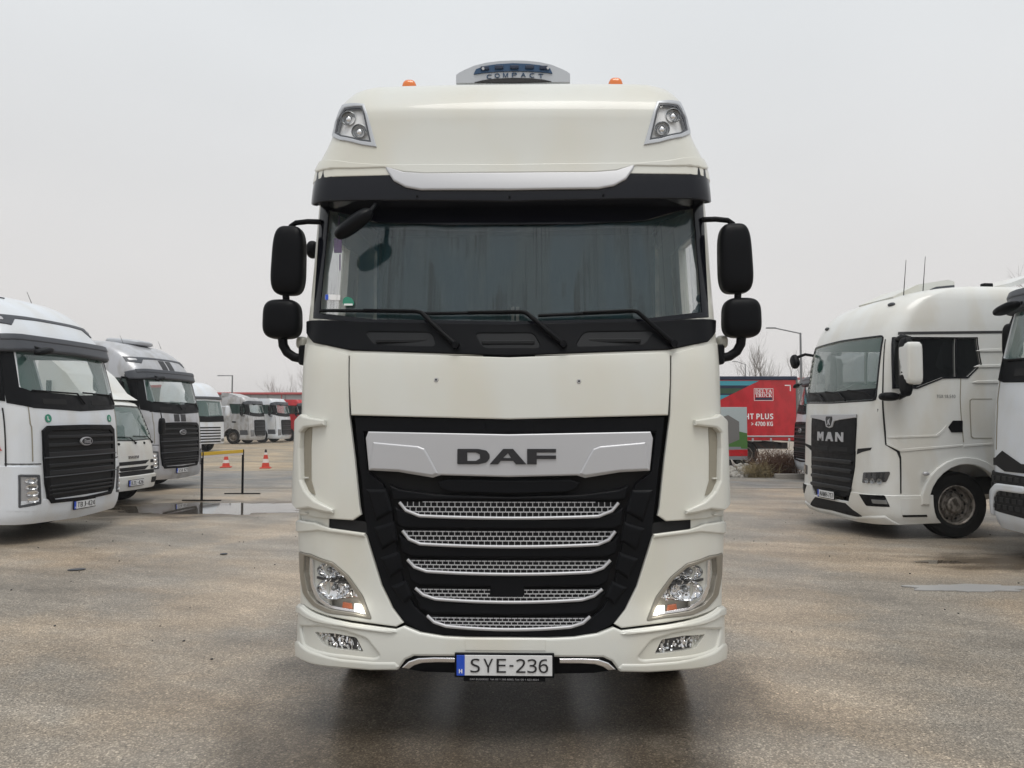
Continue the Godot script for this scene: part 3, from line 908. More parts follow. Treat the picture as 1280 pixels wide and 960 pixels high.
	# five mesh inserts with bright rims between black louvres
	var strips := [
		[pv([0, 1.338, -0.611, 1.331, -0.574, 1.287, -0.498, 1.257, 0, 1.25])],
		[pv([0, 1.175, -0.591, 1.175, -0.555, 1.129, -0.492, 1.103, 0, 1.094])],
		[pv([0, 1.013, -0.562, 1.017, -0.522, 0.976, -0.455, 0.953, 0, 0.944])],
		[pv([0, 0.857, -0.516, 0.861, -0.471, 0.825, -0.405, 0.804, 0, 0.793])],
		[pv([0, 0.709, -0.447, 0.715, -0.407, 0.682, -0.34, 0.662, 0, 0.651])]]
	for q in strips:
		var left: PackedVector2Array = q[0]
		var whole := both(left)
		b = MB.new()
		b.panel(LB, whole, -0.030, 0.02, 0.07, 0.002)
		part(grille, "insert_back", b, M.matte_black)
		b = MB.new()
		var top: float = left[0].y - 0.005
		var bottom: float = left[4].y
		var row := (top - bottom) / 3.12
		var pitch := 0.0335
		for r in 4:
			var vv := bottom + row * (r + 0.1)
			for i in range(-20, 21):
				var sh := pitch * 0.5 if r % 2 == 1 else 0.0
				var u0 := i * pitch + sh
				var um := u0 + pitch * 0.5
				for e in [[Vector2(u0 + 0.003, vv), Vector2(um, vv)], [Vector2(um, vv), Vector2(u0 + pitch - 0.003, vv)], [Vector2(u0, vv), Vector2(u0, vv + row)]]:
					if e[0].x == e[1].x and r == 3:
						continue
					var m: Vector2 = (e[0] + e[1]) * 0.5
					if not Geometry2D.is_point_in_polygon(m, whole):
						continue
					var lean := 1.0 - (m.y - bottom) / (top - bottom)
					var pa := LB.p(m.x, m.y, -0.018 + 0.022 * lean)
					var len: float = e[0].distance_to(e[1]) + 0.002
					var horizontal: bool = e[0].y == e[1].y
					b.box(pa, Vector3(len if horizontal else 0.0042, 0.0055 if horizontal else len, 0.006), 0.0008, on(LB, m.x, m.y, 0.0).basis)
		var net := part(grille, "insert_mesh", b, M.silver)
		net.set_meta("kind", "stuff")
		b = MB.new()
		var rim := []
		for k in range(1, 4):
			rim.append(LB.p(left[k].x, left[k].y, 0.006))
		for k in range(4, 32):
			rim.append(LB.p(lerpf(left[3].x, -left[3].x, (k - 3) / 28.0), lerpf(left[3].y, left[4].y - 0.003, 1.0 - pow(absf((k - 3) / 14.0 - 1.0), 2.0)), 0.006))
		for k in range(3, 0, -1):
			rim.append(LB.p(-left[k].x, left[k].y, 0.006))
		b.tube(rim, 0.0095, 8)
		part(grille, "insert_rim", b, M.silver)
	var louvres := [
		pv([0, 1.241, -0.489, 1.246, -0.592, 1.278, -0.642, 1.305, -0.627, 1.203, -0.582, 1.186, 0, 1.184]),
		pv([0, 1.083, -0.478, 1.093, -0.568, 1.116, -0.618, 1.155, -0.594, 1.05, -0.545, 1.029, 0, 1.024]),
		pv([0, 0.933, -0.441, 0.942, -0.535, 0.967, -0.576, 0.998, -0.548, 0.898, -0.499, 0.872, 0, 0.866]),
		pv([0, 0.782, -0.387, 0.791, -0.476, 0.812, -0.534, 0.841, -0.492, 0.748, -0.43, 0.724, 0, 0.717]),
		pv([0, 1.364, -0.414, 1.376, -0.616, 1.402, -0.675, 1.428, -0.652, 1.349, -0.615, 1.34, 0, 1.344])]
	for q in louvres:
		b = MB.new()
		b.panel(LB, both(q), -0.002, 0.06, 0.07, 0.014)
		part(grille, "louvre", b, M.black_plastic)
	for s in [-1.0, 1.0]:
		for q in [pv([-0.806, 1.401, -0.689, 1.402, -0.651, 1.278, -0.749, 1.224]), pv([-0.758, 1.189, -0.641, 1.225, -0.622, 1.12, -0.711, 1.066]), pv([-0.719, 1.022, -0.612, 1.059, -0.589, 0.962, -0.664, 0.909]), pv([-0.655, 0.866, -0.57, 0.902, -0.533, 0.816, -0.582, 0.772])]:
			b = MB.new()
			b.panel(LB, side(q, s), 0.012, 0.03, 0.06, 0.022)
			part(grille, "louvre_end", b, M.black_plastic)
	b = MB.new()
	b.panel(LB, soft(pv([-0.096, 0.922, 0.081, 0.922, 0.089, 0.818, -0.105, 0.818]), 0.02), 0.004, 0.05, 0.06, 0.008)
	part(grille, "radar_sensor", b, M.black_plastic)
	# --- sun visor with its silver strip
	b = MB.new()
	b.panel(VB, both(pv([0, 3.302, -0.755, 3.312, -0.949, 3.316, -1.235, 3.338, -1.22, 3.327, -1.5, 3.424, -1.5, 3.167, -1.22, 3.09, -1.184, 3.092, -0.936, 3.092, -0.745, 3.089, 0, 3.072])), 0.0, 0.03, 0.06, 0.008)
	b.panel(VB, both(pv([0, 3.086, -0.745, 3.101, -0.936, 3.104, -1.184, 3.107, -1.184, 3.092, -0.936, 3.092, -0.745, 3.089, 0, 3.072])), -0.02, 0.14, 0.08, 0.002)
	var visor := part(t, "sun_visor", b, M.gloss_black)
	b = MB.new()
	b.panel(VB, both(pv([0, 3.249, -0.503, 3.252, -0.632, 3.264, -0.745, 3.306, -0.734, 3.277, -0.687, 3.207, -0.614, 3.164, -0.523, 3.145, 0, 3.138])), 0.018, 0.03, 0.06, 0.009)
	part(visor, "visor_strip", b, M.silver)
	for q in [pv([-0.546, 3.108]), pv([0.001, 3.098]), pv([0.552, 3.109])]:
		b = MB.new()
		var xf := on(VB, q[0].x, q[0].y, 0.0)
		b.cyl(xf.origin, xf * Vector3(0, 0, 0.006), 0.009, 0.007, 10)
		part(visor, "bolt", b, M.black_plastic)
	# --- roof fairing with two roof lamps
	var rl_out := pv([-1.067, 3.735, -0.892, 3.71, -0.867, 3.653, -0.801, 3.43, -0.894, 3.447, -1.041, 3.491, -1.145, 3.552, -1.126, 3.64])
	var rl_in := pv([-1.033, 3.706, -0.902, 3.696, -0.881, 3.648, -0.836, 3.462, -0.905, 3.473, -1.033, 3.514, -1.11, 3.562, -1.098, 3.641])
	b = MB.new()
	b.panel(RB, pv([-3.2, 3.25, 3.2, 3.25, 3.2, 4.4, -3.2, 4.4]), 0.0, 0.03, 0.06, 0.004, [rl_in, mir(rl_in)])
	for i in 24:
		var u0 := 3.2 * i / 24.0
		var u1 := 3.2 * (i + 1) / 24.0
		b.flat4(RB.p(-u0, 4.4, 0), RB.p(u0, 4.4, 0), RB.p(u1, 4.4, 0), RB.p(-u1, 4.4, 0), Vector3.UP)
	var roof := part(t, "roof_fairing", b, M.cream_paint)
	b = MB.new()
	b.panel(RB, both(pv([0, 3.308, -0.763, 3.317, -0.947, 3.335, -1.204, 3.386, -1.5, 3.509, -1.5, 3.417, -1.22, 3.311, -1.186, 3.304, -0.946, 3.296, -0.753, 3.298, -0.632, 3.266, -0.503, 3.254, 0, 3.252])), 0.009, 0.03, 0.06, 0.007)
	part(roof, "fairing_lip", b, M.cream_paint)
	for s in [-1.0, 1.0]:
		var lamp := Node3D.new()
		lamp.name = "roof_lamp" if s < 0 else "roof_lamp_001"
		t.add_child(lamp)
		b = MB.new()
		b.panel(RB, side(rl_out, s), 0.010, 0.05, 0.05, 0.004, [side(rl_in, s)])
		part(lamp, "bezel", b, M.silver_frame)
		b = MB.new()
		b.panel(RB, side(pv([-1.033, 3.706, -0.902, 3.696, -0.881, 3.648, -0.836, 3.462, -0.905, 3.473, -1.033, 3.514, -1.11, 3.562, -1.098, 3.641]), s), 0.004, 0.02, 0.05, 0.001, [side(pv([-1.022, 3.693, -0.908, 3.686, -0.891, 3.643, -0.849, 3.477, -0.907, 3.486, -1.028, 3.524, -1.089, 3.564, -1.074, 3.627]), s)])
		part(lamp, "lamp_edge", b, M.visor_grey)
		b = MB.new()
		b.panel(RB, side(rl_out, s), -0.026, 0.01, 0.05, 0.001)
		part(lamp, "reflector", b, M.lamp_white)
		for q in [pv([-0.995, 3.633]), pv([-0.917, 3.54])]:
			var c := RB.p(q[0].x * -s, q[0].y, -0.006)
			var xf := Transform3D(Basis(Vector3.RIGHT, PI / 2), c)
			b = MB.new()
			b.lathe([Vector2(0.046, 0.004), Vector2(0.043, 0.006), Vector2(0.040, -0.008), Vector2(0.026, -0.02)], xf, 20)
			part(lamp, "projector_ring", b, M.lens_grey)
			b = MB.new()
			b.blob(c + Vector3(0, 0, -0.02), Vector3(0.024, 0.024, 0.022), 2.0, Basis(), 0.0, 8)
			part(lamp, "projector_lens", b, M.reflector)
		b = MB.new()
		b.panel(RB, side(rl_in, s), 0.002, 0.003, 0.06, 0.001)
		part(lamp, "lens", b, M.clear_lens)
		# beacon on the roof edge
		b = MB.new()
		b.blob(Vector3(0.705 * s + 0.0, 4.065, -0.92), Vector3(0.058, 0.055, 0.05), 3.0, Basis(), 0.25, 8)
		part(t, "roof_beacon", b, M.amber)
	# --- cooling unit on the roof
	b = MB.new()
	b.prism(both(pv([0, 4.386, -0.094, 4.383, -0.192, 4.372, -0.279, 4.351, -0.349, 4.321, -0.389, 4.301, -0.412, 4.283, -0.412, 4.224, 0, 4.224])), Transform3D(Basis(), Vector3(0, 0, -2.0)), 0.8)
	var ac := part(t, "roof_cooling_unit", b, M.silver_frame)
	b = MB.new()
	b.prism(both(pv([0, 4.361, -0.117, 4.355, -0.204, 4.343, -0.267, 4.32, -0.284, 4.284, -0.204, 4.294, -0.105, 4.301, 0, 4.304])), Transform3D(Basis(), Vector3(0, 0, -1.202)), 0.012)
	part(ac, "grille_window", b, M.steel_blue)
	for i in 5:
		b = MB.new()
		var q: Array = [Vector3(-0.203, 4.323, -1.185), Vector3(-0.1, 4.329, -1.185), Vector3(0.01, 4.329, -1.185), Vector3(0.12, 4.329, -1.185), Vector3(0.223, 4.323, -1.185)]
		b.box(q[i], Vector3(0.062, 0.026, 0.02), 0.008)
		part(ac, "air_inlet", b, M.navy_print)
	for q in [Vector3(-0.215, 4.317, -1.185), Vector3(0.252, 4.317, -1.185)]:
		b = MB.new()
		b.cyl(q, q + Vector3(0, 0, 0.012), 0.010, 0.010, 10)
		part(ac, "screw", b, M.silver)
	b = MB.new()
	b.prism(both(pv([0, 4.253, -0.134, 4.248, -0.221, 4.237, -0.278, 4.223, 0, 4.217])), Transform3D(Basis(), Vector3(0, 0, -1.202)), 0.014)
	part(ac, "lower_slot", b, M.ink)
	var word := "COMPACT"
	var spots: Array = [Vector3(-0.172, 4.266, -1.195), Vector3(-0.114, 4.273, -1.195), Vector3(-0.054, 4.276, -1.195), Vector3(0.01, 4.278, -1.195), Vector3(0.074, 4.276, -1.195), Vector3(0.137, 4.272, -1.195), Vector3(0.201, 4.267, -1.195)]
	for i in 7:
		text(ac, "letter", word[i], 0.036, 0.030, Transform3D(Basis(), spots[i]), M.steel_blue, false, false, 0.006)
	# --- mirrors
	for s in [-1.0, 1.0]:
		var sx := Vector3(-s, 1, 1)
		var ma := Node3D.new()
		ma.name = "mirror" if s < 0 else "mirror_001"
		t.add_child(ma)
		b = MB.new()
		var up: Array = [Vector3(-1.176, 3.019, -0.45), Vector3(-1.26, 3.022, -0.45), Vector3(-1.334, 3.014, -0.45), Vector3(-1.364, 2.994, -0.45), Vector3(-1.373, 2.95, -0.45)]
		var dn: Array = [Vector3(-1.24, 2.172, -0.45), Vector3(-1.284, 2.167, -0.45), Vector3(-1.334, 2.177, -0.45), Vector3(-1.378, 2.207, -0.45), Vector3(-1.403, 2.251, -0.45), Vector3(-1.409, 2.305, -0.45)]
		var neck: Array = [Vector3(-1.393, 2.592, -0.45), Vector3(-1.387, 2.512, -0.45)]
		for a in [up, dn, neck]:
			for i in a.size():
				a[i] = a[i] * sx
		b.tube(up, 0.017, 8)
		part(ma, "upper_arm", b, M.black_plastic)
		b = MB.new()
		b.tube(neck, 0.022, 8)
		part(ma, "neck", b, M.black_plastic)
		b = MB.new()
		b.tube(dn, 0.029, 10)
		b.box([Vector3(-1.265, 2.187, -0.45)][0] * sx, Vector3(0.06, 0.12, 0.10), 0.01)
		part(ma, "lower_arm", b, M.black_plastic)
		b = MB.new()
		b.blob([Vector3(-1.373, 2.775, -0.45)][0] * sx, Vector3(0.105, 0.215, 0.08), 4.0, Basis(Vector3.BACK, -0.03 * s * -1.0), 0.10, 14)
		var big := part(ma, "main_mirror_housing", b, M.black_plastic)
		b = MB.new()
		b.blob([Vector3(-1.408, 2.411, -0.45)][0] * sx, Vector3(0.117, 0.122, 0.085), 3.6, Basis(), 0.04, 14)
		var small := part(ma, "wide_mirror_housing", b, M.black_plastic)
		b = MB.new()
		b.box([Vector3(-1.4, 2.794, -0.54)][0] * sx + Vector3(0, 0, 0.005), Vector3(0.165, 0.36, 0.012), 0.02)
		part(big, "mirror_glass", b, M.chrome)
		b = MB.new()
		b.box([Vector3(-1.436, 2.423, -0.545)][0] * sx + Vector3(0, 0, 0.005), Vector3(0.18, 0.19, 0.012), 0.02)
		part(small, "mirror_glass", b, M.chrome)
		b = MB.new()
		b.blob([Vector3(-1.313, 2.275, -0.55)][0] * sx, Vector3(0.035, 0.04, 0.05), 3.0, Basis(), 0.0, 8)
		part(ma, "arm_cover", b, M.cream_paint)
	b = MB.new()
	b.blob([Vector3(-1.313, 2.912, -0.75)][0], Vector3(0.04, 0.058, 0.05), 2.4, Basis(), 0.0, 8)
	part(t, "kerb_mirror", b, M.black_plastic)
	# front look-down mirror hanging under the visor
	b = MB.new()
	var a0: Vector3 = [Vector3(-1.002, 2.857, -0.15)][0]
	var a1: Vector3 = [Vector3(-0.805, 3.002, -0.15)][0]
	var along := (a1 - a0).normalized()
	b.blob((a0 + a1) * 0.5, Vector3(a0.distance_to(a1) * 0.53, 0.046, 0.062), 2.6, Basis(along, Vector3.BACK.cross(along), Vector3.BACK).rotated(along, 0.5), 0.0, 12)
	b.tube([[Vector3(-0.869, 2.96, -0.15)][0], [Vector3(-0.822, 3.004, -0.19)][0], [Vector3(-0.797, 3.071, -0.26)][0]], 0.016, 8)
	part(t, "front_mirror", b, M.black_plastic)
	# --- wipers
	for q in [pv([-1.115, 2.431, -0.519, 2.411, -0.302, 2.209]), pv([-0.5, 2.401, 0.088, 2.404, 0.309, 2.214]), pv([0.166, 2.385, 0.726, 2.413, 0.939, 2.217])]:
		b = MB.new()
		var w0 := LB.p(q[0].x, q[0].y, 0.022)
		var w1 := LB.p(q[1].x, q[1].y, 0.024)
		var w2 := LB.p(q[2].x, q[2].y, 0.03)
		var mid := []
		for i in 9:
			mid.append(LB.p(lerpf(q[0].x, q[1].x, i / 8.0), lerpf(q[0].y, q[1].y, i / 8.0), 0.020))
		b.tube(mid, 0.011, 6, 0.011, 0.7)
		var wp := part(t, "wiper", b, M.black_plastic)
		b = MB.new()
		var up2: Vector3 = LB.p(lerpf(q[0].x, q[1].x, 0.45), lerpf(q[0].y, q[1].y, 0.45), 0.036)
		b.tube([up2, w1 + Vector3(-0.02, 0.002, 0.016), w1 + Vector3(0.012, -0.006, 0.016), w1.lerp(w2, 0.5) + Vector3(0, 0, 0.014), w2], 0.009, 7, 0.017)
		b.cyl(w2 + Vector3(0, 0, -0.02), w2 + Vector3(0, 0, 0.022), 0.022, 0.019, 12)
		part(wp, "wiper_arm", b, M.black_plastic)
	# --- stickers behind the pane
	b = MB.new()
	b.panel(LB, pv([-1.102, 2.54, -1.007, 2.532, -1.005, 2.5, -1.1, 2.505]), 0.002, 0.004, 0.1, 0.0005)
	var st := part(t, "sticker", b, M.print_white, "white and blue sticker in the corner of the windscreen")
	b = MB.new()
	b.panel(LB, pv([-1.1, 2.538, -1.081, 2.537, -1.079, 2.504, -1.097, 2.505]), 0.004, 0.003, 0.1, 0.0005)
	part(st, "blue_patch", b, M.plate_blue)
	b = MB.new()
	b.panel(LB, soft(pv([-0.986, 2.512, -0.963, 2.522, -0.933, 2.511, -0.917, 2.481, -0.925, 2.462, -0.978, 2.463, -0.989, 2.483]), 0.01), 0.002, 0.004, 0.1, 0.0005)
	var sg := part(t, "sticker", b, M.sticker_green, "round green sticker low on the windscreen")
	b = MB.new()
	b.panel(LB, pv([-0.979, 2.477, -0.926, 2.476, -0.925, 2.464, -0.978, 2.465]), 0.004, 0.003, 0.1, 0.0005)
	part(sg, "white_patch", b, M.print_white)
	# --- things standing or hanging inside
	b = MB.new()
	b.box([Vector3(-1.075, 2.876, -0.5)][0], Vector3(0.048, 0.092, 0.012), 0.006)
	b.tube([[Vector3(-1.062, 2.821, -0.5)][0], [Vector3(-1.061, 2.72, -0.5)][0]], 0.004, 6)
	b.tube([[Vector3(-1.073, 2.926, -0.5)][0], [Vector3(-1.069, 3.063, -0.5)][0]], 0.002, 6)
	solo("air_freshener", "small purple air freshener hanging behind the cream truck's windscreen", "air freshener", b, M.violet)
	b = MB.new()
	b.blob([Vector3(1.159, 2.532, -0.42)][0], Vector3(0.024, 0.026, 0.022), 2.0, Basis(), 0.0, 8)
	b.blob([Vector3(1.158, 2.444, -0.42)][0], Vector3(0.040, 0.058, 0.03), 2.4, Basis(), 0.35, 8)
	b.blob([Vector3(1.119, 2.434, -0.42)][0], Vector3(0.014, 0.034, 0.014), 2.2, Basis(Vector3.BACK, -0.35), 0.0, 6)
	solo("figurine", "small dark figurine standing on the cream truck's dashboard", "figurine", b, M.dark_grey_plastic)
	b = MB.new()
	b.panel(LB, pv([-1.0, 2.44, -0.5, 2.40, 0.5, 2.40, 1.0, 2.44, 1.0, 2.28, -1.0, 2.28]), -0.30, 0.3, 0.12, 0.03)
	part(t, "dash_top", b, M.interior_grey)
	for s in [-1.0, 1.0]:
		b = MB.new()
		b.box(Vector3(0.02 * s, 2.62, -2.05), Vector3(0.028, 0.20, 0.02), 0.006)
		part(t, "curtain_buckle", b, M.tank_metal)
	b = MB.new()
	var cl := []
	for i in 41:
		var x := lerpf(-1.1, 1.1, i / 40.0)
		cl.append(Vector2(x, 0.001 * sin(x * 13.0)))
	for i in 40:
		var q0: Vector2 = cl[i]; var q1: Vector2 = cl[i + 1]
		b.flat4(Vector3(q0.x, 2.1, -2.1 + q0.y), Vector3(q1.x, 2.1, -2.1 + q1.y), Vector3(q1.x, 3.3, -2.1 + q1.y), Vector3(q0.x, 3.3, -2.1 + q0.y), Vector3(-(q1.y - q0.y), 0, q1.x - q0.x).normalized())
	part(t, "cab_curtain", b, M.curtain_cloth)
	b = MB.new()
	b.box(Vector3(0, 3.36, -1.3), Vector3(2.3, 0.03, 1.8))
	part(t, "headliner", b, M.headliner)

func chips(b: MB, S: Prof, area: PackedVector2Array, off: float, count: int, size: float, seed_: int) -> void:   # facets of a lamp's reflector
	var rng := RandomNumberGenerator.new()
	rng.seed = seed_
	var lo := area[0]
	var hi := area[0]
	for p in area:
		lo = lo.min(p); hi = hi.max(p)
	var k := 0
	while k < count:
		var q := Vector2(rng.randf_range(lo.x, hi.x), rng.randf_range(lo.y, hi.y))
		if not Geometry2D.is_point_in_polygon(q, area):
			continue
		k += 1
		b.box(S.p(q.x, q.y, off), Vector3(size * rng.randf_range(0.5, 1.1), size * rng.randf_range(0.8, 2.2), 0.008), 0.002, Basis.from_euler(Vector3(rng.randfn(0.0, 0.35), rng.randfn(0.0, 0.5), rng.randfn(0.0, 0.2))))

func streak_texture() -> ImageTexture:   # vertical runs of drying rain and dust; broad bluish patches paint in sky reflection
	var im := Image.create(512, 256, false, Image.FORMAT_RGBA8)
	var f := FastNoiseLite.new()
	f.seed = 5
	f.frequency = 0.05
	var g := FastNoiseLite.new()
	g.seed = 8
	g.frequency = 0.03
	for x in 512:
		var s := 0.6 * f.get_noise_2d(x * 2.6, 3.0) + 0.9 * f.get_noise_2d(x * 9.0, 40.0)
		var big := g.get_noise_2d(x * 0.35, 90.0)
		for y in 256:
			var w := g.get_noise_2d(x * 0.8, y * 0.12)
			var run := clampf((s + 0.6 * w) * 2.2, -1.0, 1.0)
			var a := 0.02 + 0.08 * smoothstep(-0.25, 0.30, big + 0.5 * w)
			var c := Color(0.25, 0.40, 0.50, a)
			if run < -0.62 and big + 0.6 * w < 0.0:
				c = Color(0.05, 0.08, 0.09, minf(0.20, a + 0.04 - 0.15 * run))
			im.set_pixel(x, y, c)
	return ImageTexture.create_from_image(im)

# ---------------------------------------------------------------- cab with a wide black grille (white and grey tractors of both rows)
func wide_grille_truck(label: String, at: Vector3, yaw: float, paint: Material, o := {}) -> Node3D:
	var t := thing("tractor_unit", label, "truck", at, yaw, o.get("group", ""))
	var b: MB
	var S := FB
	var far: bool = o.get("far", false)
	var c := 0.16 if far else 0.10
	var ws := soft(both(pv([0, 2.86, -1.03, 2.80, -1.09, 2.24, -0.95, 2.19, 0, 2.15])), 0.05)
	var sw := pv([-2.45, 2.12, -1.62, 2.12, -1.40, 2.28, -1.46, 2.80, -2.45, 2.82])
	cab(t, S, paint, M.green_glass, ws, [sw], 0.60, 3.28 if o.get("low", false) else 4.1, 3.4, c, 1.98, not far, -1.0, null, 2.55)
	b = MB.new()
	b.panel(S, both(pv([0, 0.62, -1.0, 0.62, -1.45, 0.62, -1.95, 0.62, -1.95, 0.32, -1.2, 0.29, 0, 0.25])), 0.02, 0.05, c, 0.015)
	part(t, "bumper", b, paint)
	chassis(t, -5.6, -1.45, not far)
	# black panel under the windscreen, border of the pane
	b = MB.new()
	b.panel(S, both(pv([0, 2.16, -0.95, 2.20, -1.10, 2.25, -1.06, 2.80, -1.02, 2.86, -1.20, 2.88, -1.28, 2.2, -1.28, 2.02, -0.95, 1.95, 0, 1.91])), 0.010, 0.03, c, 0.006)
	var sc := part(t, "scuttle_panel", b, M.black_plastic)
	for s in [-1.0, 1.0]:
		b = MB.new()
		b.panel(S, soft(rect(0.30 * s, 2.01, 0.78 * s, 2.09), 0.02), 0.014, 0.02, c, 0.002)
		part(sc, "grab_recess", b, M.matte_black)
		if not far:
			b = MB.new()
			var e := [S.p(-0.95 if s < 0 else 0.1, 2.20, 0.03), S.p(-0.05 if s < 0 else 0.9, 2.18, 0.03), S.p(0.10 if s < 0 else 0.98, 2.03, 0.03)]
			b.tube(e, 0.014, 6)
			part(t, "wiper", b, M.black_plastic)
	for s in [-1.0, 1.0]:
		b = MB.new()
		b.panel(S, side(pv([-1.29, 2.04, -1.62, 2.10, -1.62, 2.14, -1.42, 2.30, -1.47, 2.88, -1.20, 2.88, -1.27, 2.3]), s), 0.012, 0.03, c, 0.006)
		part(t, "pillar_cover", b, M.black_plastic)
	# visor
	b = MB.new()
	b.panel(S, both(pv([0, 2.99, -0.95, 2.99, -1.18, 2.98, -1.40, 2.94, -1.40, 2.76, -1.15, 2.75, -0.95, 2.77, 0, 2.79])), 0.10, 0.10, c, 0.03)
	b.panel(S, both(pv([0, 2.99, -0.95, 2.99, -1.18, 2.98, -1.18, 2.90, -0.95, 2.91, 0, 2.91])), 0.115, 0.05, c, 0.015)
	part(t, "sun_visor", b, M.visor_grey)
	# dark trim across the roof front with a marker lamp at each end
	if not o.get("low", false):
		b = MB.new()
		var trim := both(pv([0, 3.34, -0.55, 3.34, -0.95, 3.325, -1.22, 3.33, -1.24, 3.20, -0.92, 3.17, -0.78, 3.28, -0.4, 3.295, 0, 3.295]))
		b.panel(S, trim, 0.012, 0.03, c, 0.006)
		var rt := part(t, "roof_trim", b, M.visor_grey)
		for s in [-1.0, 1.0]:
			b = MB.new()
			b.panel(S, soft(rect(0.98 * s, 3.235, 1.16 * s, 3.285), 0.02), 0.02, 0.02, c, 0.004)
			part(rt, "marker_lamp", b, M.silver)
		# grille
	if o.get("plain_front", false):
		b = MB.new()
		b.panel(S, both(pv([0, 1.02, -0.6, 1.04, -0.9, 1.17, -1.02, 1.09, -1.30, 1.06, -1.30, 0.99, -1.0, 1.0, -0.85, 0.94, 0, 0.94])), 0.012, 0.02, c, 0.004)
		part(t, "front_gap", b, M.matte_black)
		for s in [-1.0, 1.0]:
			b = MB.new()
			b.panel(S, side(soft(pv([-1.40, 0.94, -0.40, 0.90, -0.35, 0.44, -1.36, 0.50]), 0.05), s), 0.026, 0.03, c, 0.006)
			var ink := part(t, "corner_intake", b, M.matte_black)
			b = MB.new()
			for i in 9:
				for k in 5:
					var u := -1.32 + 0.1 * i + (0.05 if k % 2 == 1 else 0.0)
					b.box(S.p(u * -s, 0.54 + 0.08 * k, 0.028), Vector3(0.07, 0.05, 0.012), 0.006, on(S, u * -s, 0.7, 0.0).basis)
			part(ink, "intake_mesh", b, M.grille_plastic).set_meta("kind", "stuff")
			b = MB.new()
			b.panel(S, side(soft(pv([-1.20, 0.42, -1.08, 0.72, -0.95, 0.80, -0.5, 0.80, -0.5, 0.72, -0.92, 0.72, -1.0, 0.64, -1.06, 0.42]), 0.04), s), 0.06, 0.06, c, 0.02)
			part(t, "intake_loop", b, paint)
	else:
		wide_grille(t, S, far, c)
	if o.has("plate"):
		plate(t, S, 0, 0.47, 0.028, o.plate)
	# lamps
	for s in ([] if o.get("plain_front", false) else [-1.0, 1.0]):
		var hl := Node3D.new()
		hl.name = "headlight" if s < 0 else "headlight_001"
		t.add_child(hl)
		var ho := soft(side(pv([-1.20, 1.00, -0.93, 0.98, -0.90, 0.56, -1.19, 0.53]), s), 0.02)
		b = MB.new()
		b.panel(S, ho, 0.026, 0.03, c, 0.006, [] if far else [side(pv([-1.175, 0.97, -0.965, 0.955, -0.94, 0.60, -1.165, 0.57]), s)])
		part(hl, "lamp_frame", b, M.lens_grey if far else M.dark_grey_plastic)
		if far:
			continue
		b = MB.new()
		b.panel(S, ho, 0.006, 0.006, c, 0.001)
		part(hl, "lamp_housing", b, M.dark_grey_plastic if o.get("dark_lamps", false) else M.silver)
		if not o.get("dark_lamps", false):
			for k in 4:
				b = MB.new()
				var xf := on(S, (1.06 - 0.01 * k) * s, 0.91 - 0.092 * k, 0.014)
				b.lathe([Vector2(0.07, 0.012), Vector2(0.06, -0.002), Vector2(0.035, -0.008), Vector2(0.0, -0.008)], xf * Transform3D(Basis(Vector3.RIGHT, PI / 2) * Basis.from_scale(Vector3(1.25, 1, 0.55)), Vector3.ZERO), 18)
				part(hl, "reflector", b, M.reflector)
		b = MB.new()
		b.panel(S, ho, 0.022, 0.003, c, 0.001)
		part(hl, "lens", b, M.clear_lens)
		b = MB.new()
		b.panel(S, side(soft(pv([-1.44, 1.13, -0.92, 1.10, -0.885, 1.06, -0.87, 0.60, -0.80, 0.50, -0.80, 0.44, -1.44, 0.50]), 0.03), s), 0.020, 0.03, c, 0.010, [ho])
		part(t, "lamp_surround", b, paint)
		b = MB.new()
		b.panel(S, side(pv([-1.62, 1.175, -0.885, 1.145, -0.885, 1.13, -1.62, 1.16]), s), 0.004, 0.006, c, 0.0005)
		part(t, "seam", b, M.matte_black)
	# mirrors
	for s in [-1.0, 1.0]:
		var ma := Node3D.new()
		ma.name = "mirror" if s < 0 else "mirror_001"
		t.add_child(ma)
		b = MB.new()
		b.tube([Vector3(1.20 * s, 2.78, -0.62), Vector3(1.42 * s, 2.80, -0.74), Vector3(1.48 * s, 2.70, -0.74)], 0.03, 6)
		b.tube([Vector3(1.22 * s, 1.98, -0.60), Vector3(1.42 * s, 1.96, -0.74), Vector3(1.48 * s, 2.05, -0.74)], 0.03, 6)
		part(ma, "mirror_arm", b, M.black_plastic)
		b = MB.new()
		b.blob(Vector3(1.48 * s, 2.49, -0.74), Vector3(0.11, 0.22, 0.085), 4.0, Basis(), 0.1, 6 if far else 10)
		b.blob(Vector3(1.48 * s, 2.13, -0.74), Vector3(0.11, 0.12, 0.085), 4.0, Basis(), 0.0, 6 if far else 10)
		part(ma, "mirror_housing", b, M.black_plastic)
	b = MB.new()
	b.blob(S.p(-0.80, 2.72, 0.24), Vector3(0.17, 0.05, 0.09), 2.6, Basis(Vector3.BACK, 0.25), 0.0, 8)
	b.tube([S.p(-0.75, 2.75, 0.2), S.p(-0.8, 2.86, 0.05)], 0.02, 6)
	part(t, "front_mirror", b, M.black_plastic)
	# doors, seams and side details
	for s in [-1.0, 1.0]:
		b = MB.new()
		b.panel(S, side(pv([-2.55, 1.05, -1.36, 1.05, -1.34, 1.5, -1.36, 2.25, -1.42, 2.86, -2.55, 2.9]), s), 0.008, 0.02, c, 0.006, [side(sw, s)])
		var dr := part(t, "door", b, paint)
		b = MB.new()
		b.panel(S, side(rect(-2.50, 1.50, -2.22, 1.60), s), 0.02, 0.02, c, 0.006)
		part(dr, "door_handle", b, M.black_plastic)
		b = MB.new()
		b.panel(S, side(rect(-1.345, 0.66, -1.33, 1.95), s), 0.011, 0.01, c, 0.001)
		part(t, "seam", b, M.matte_black)
		b = MB.new()
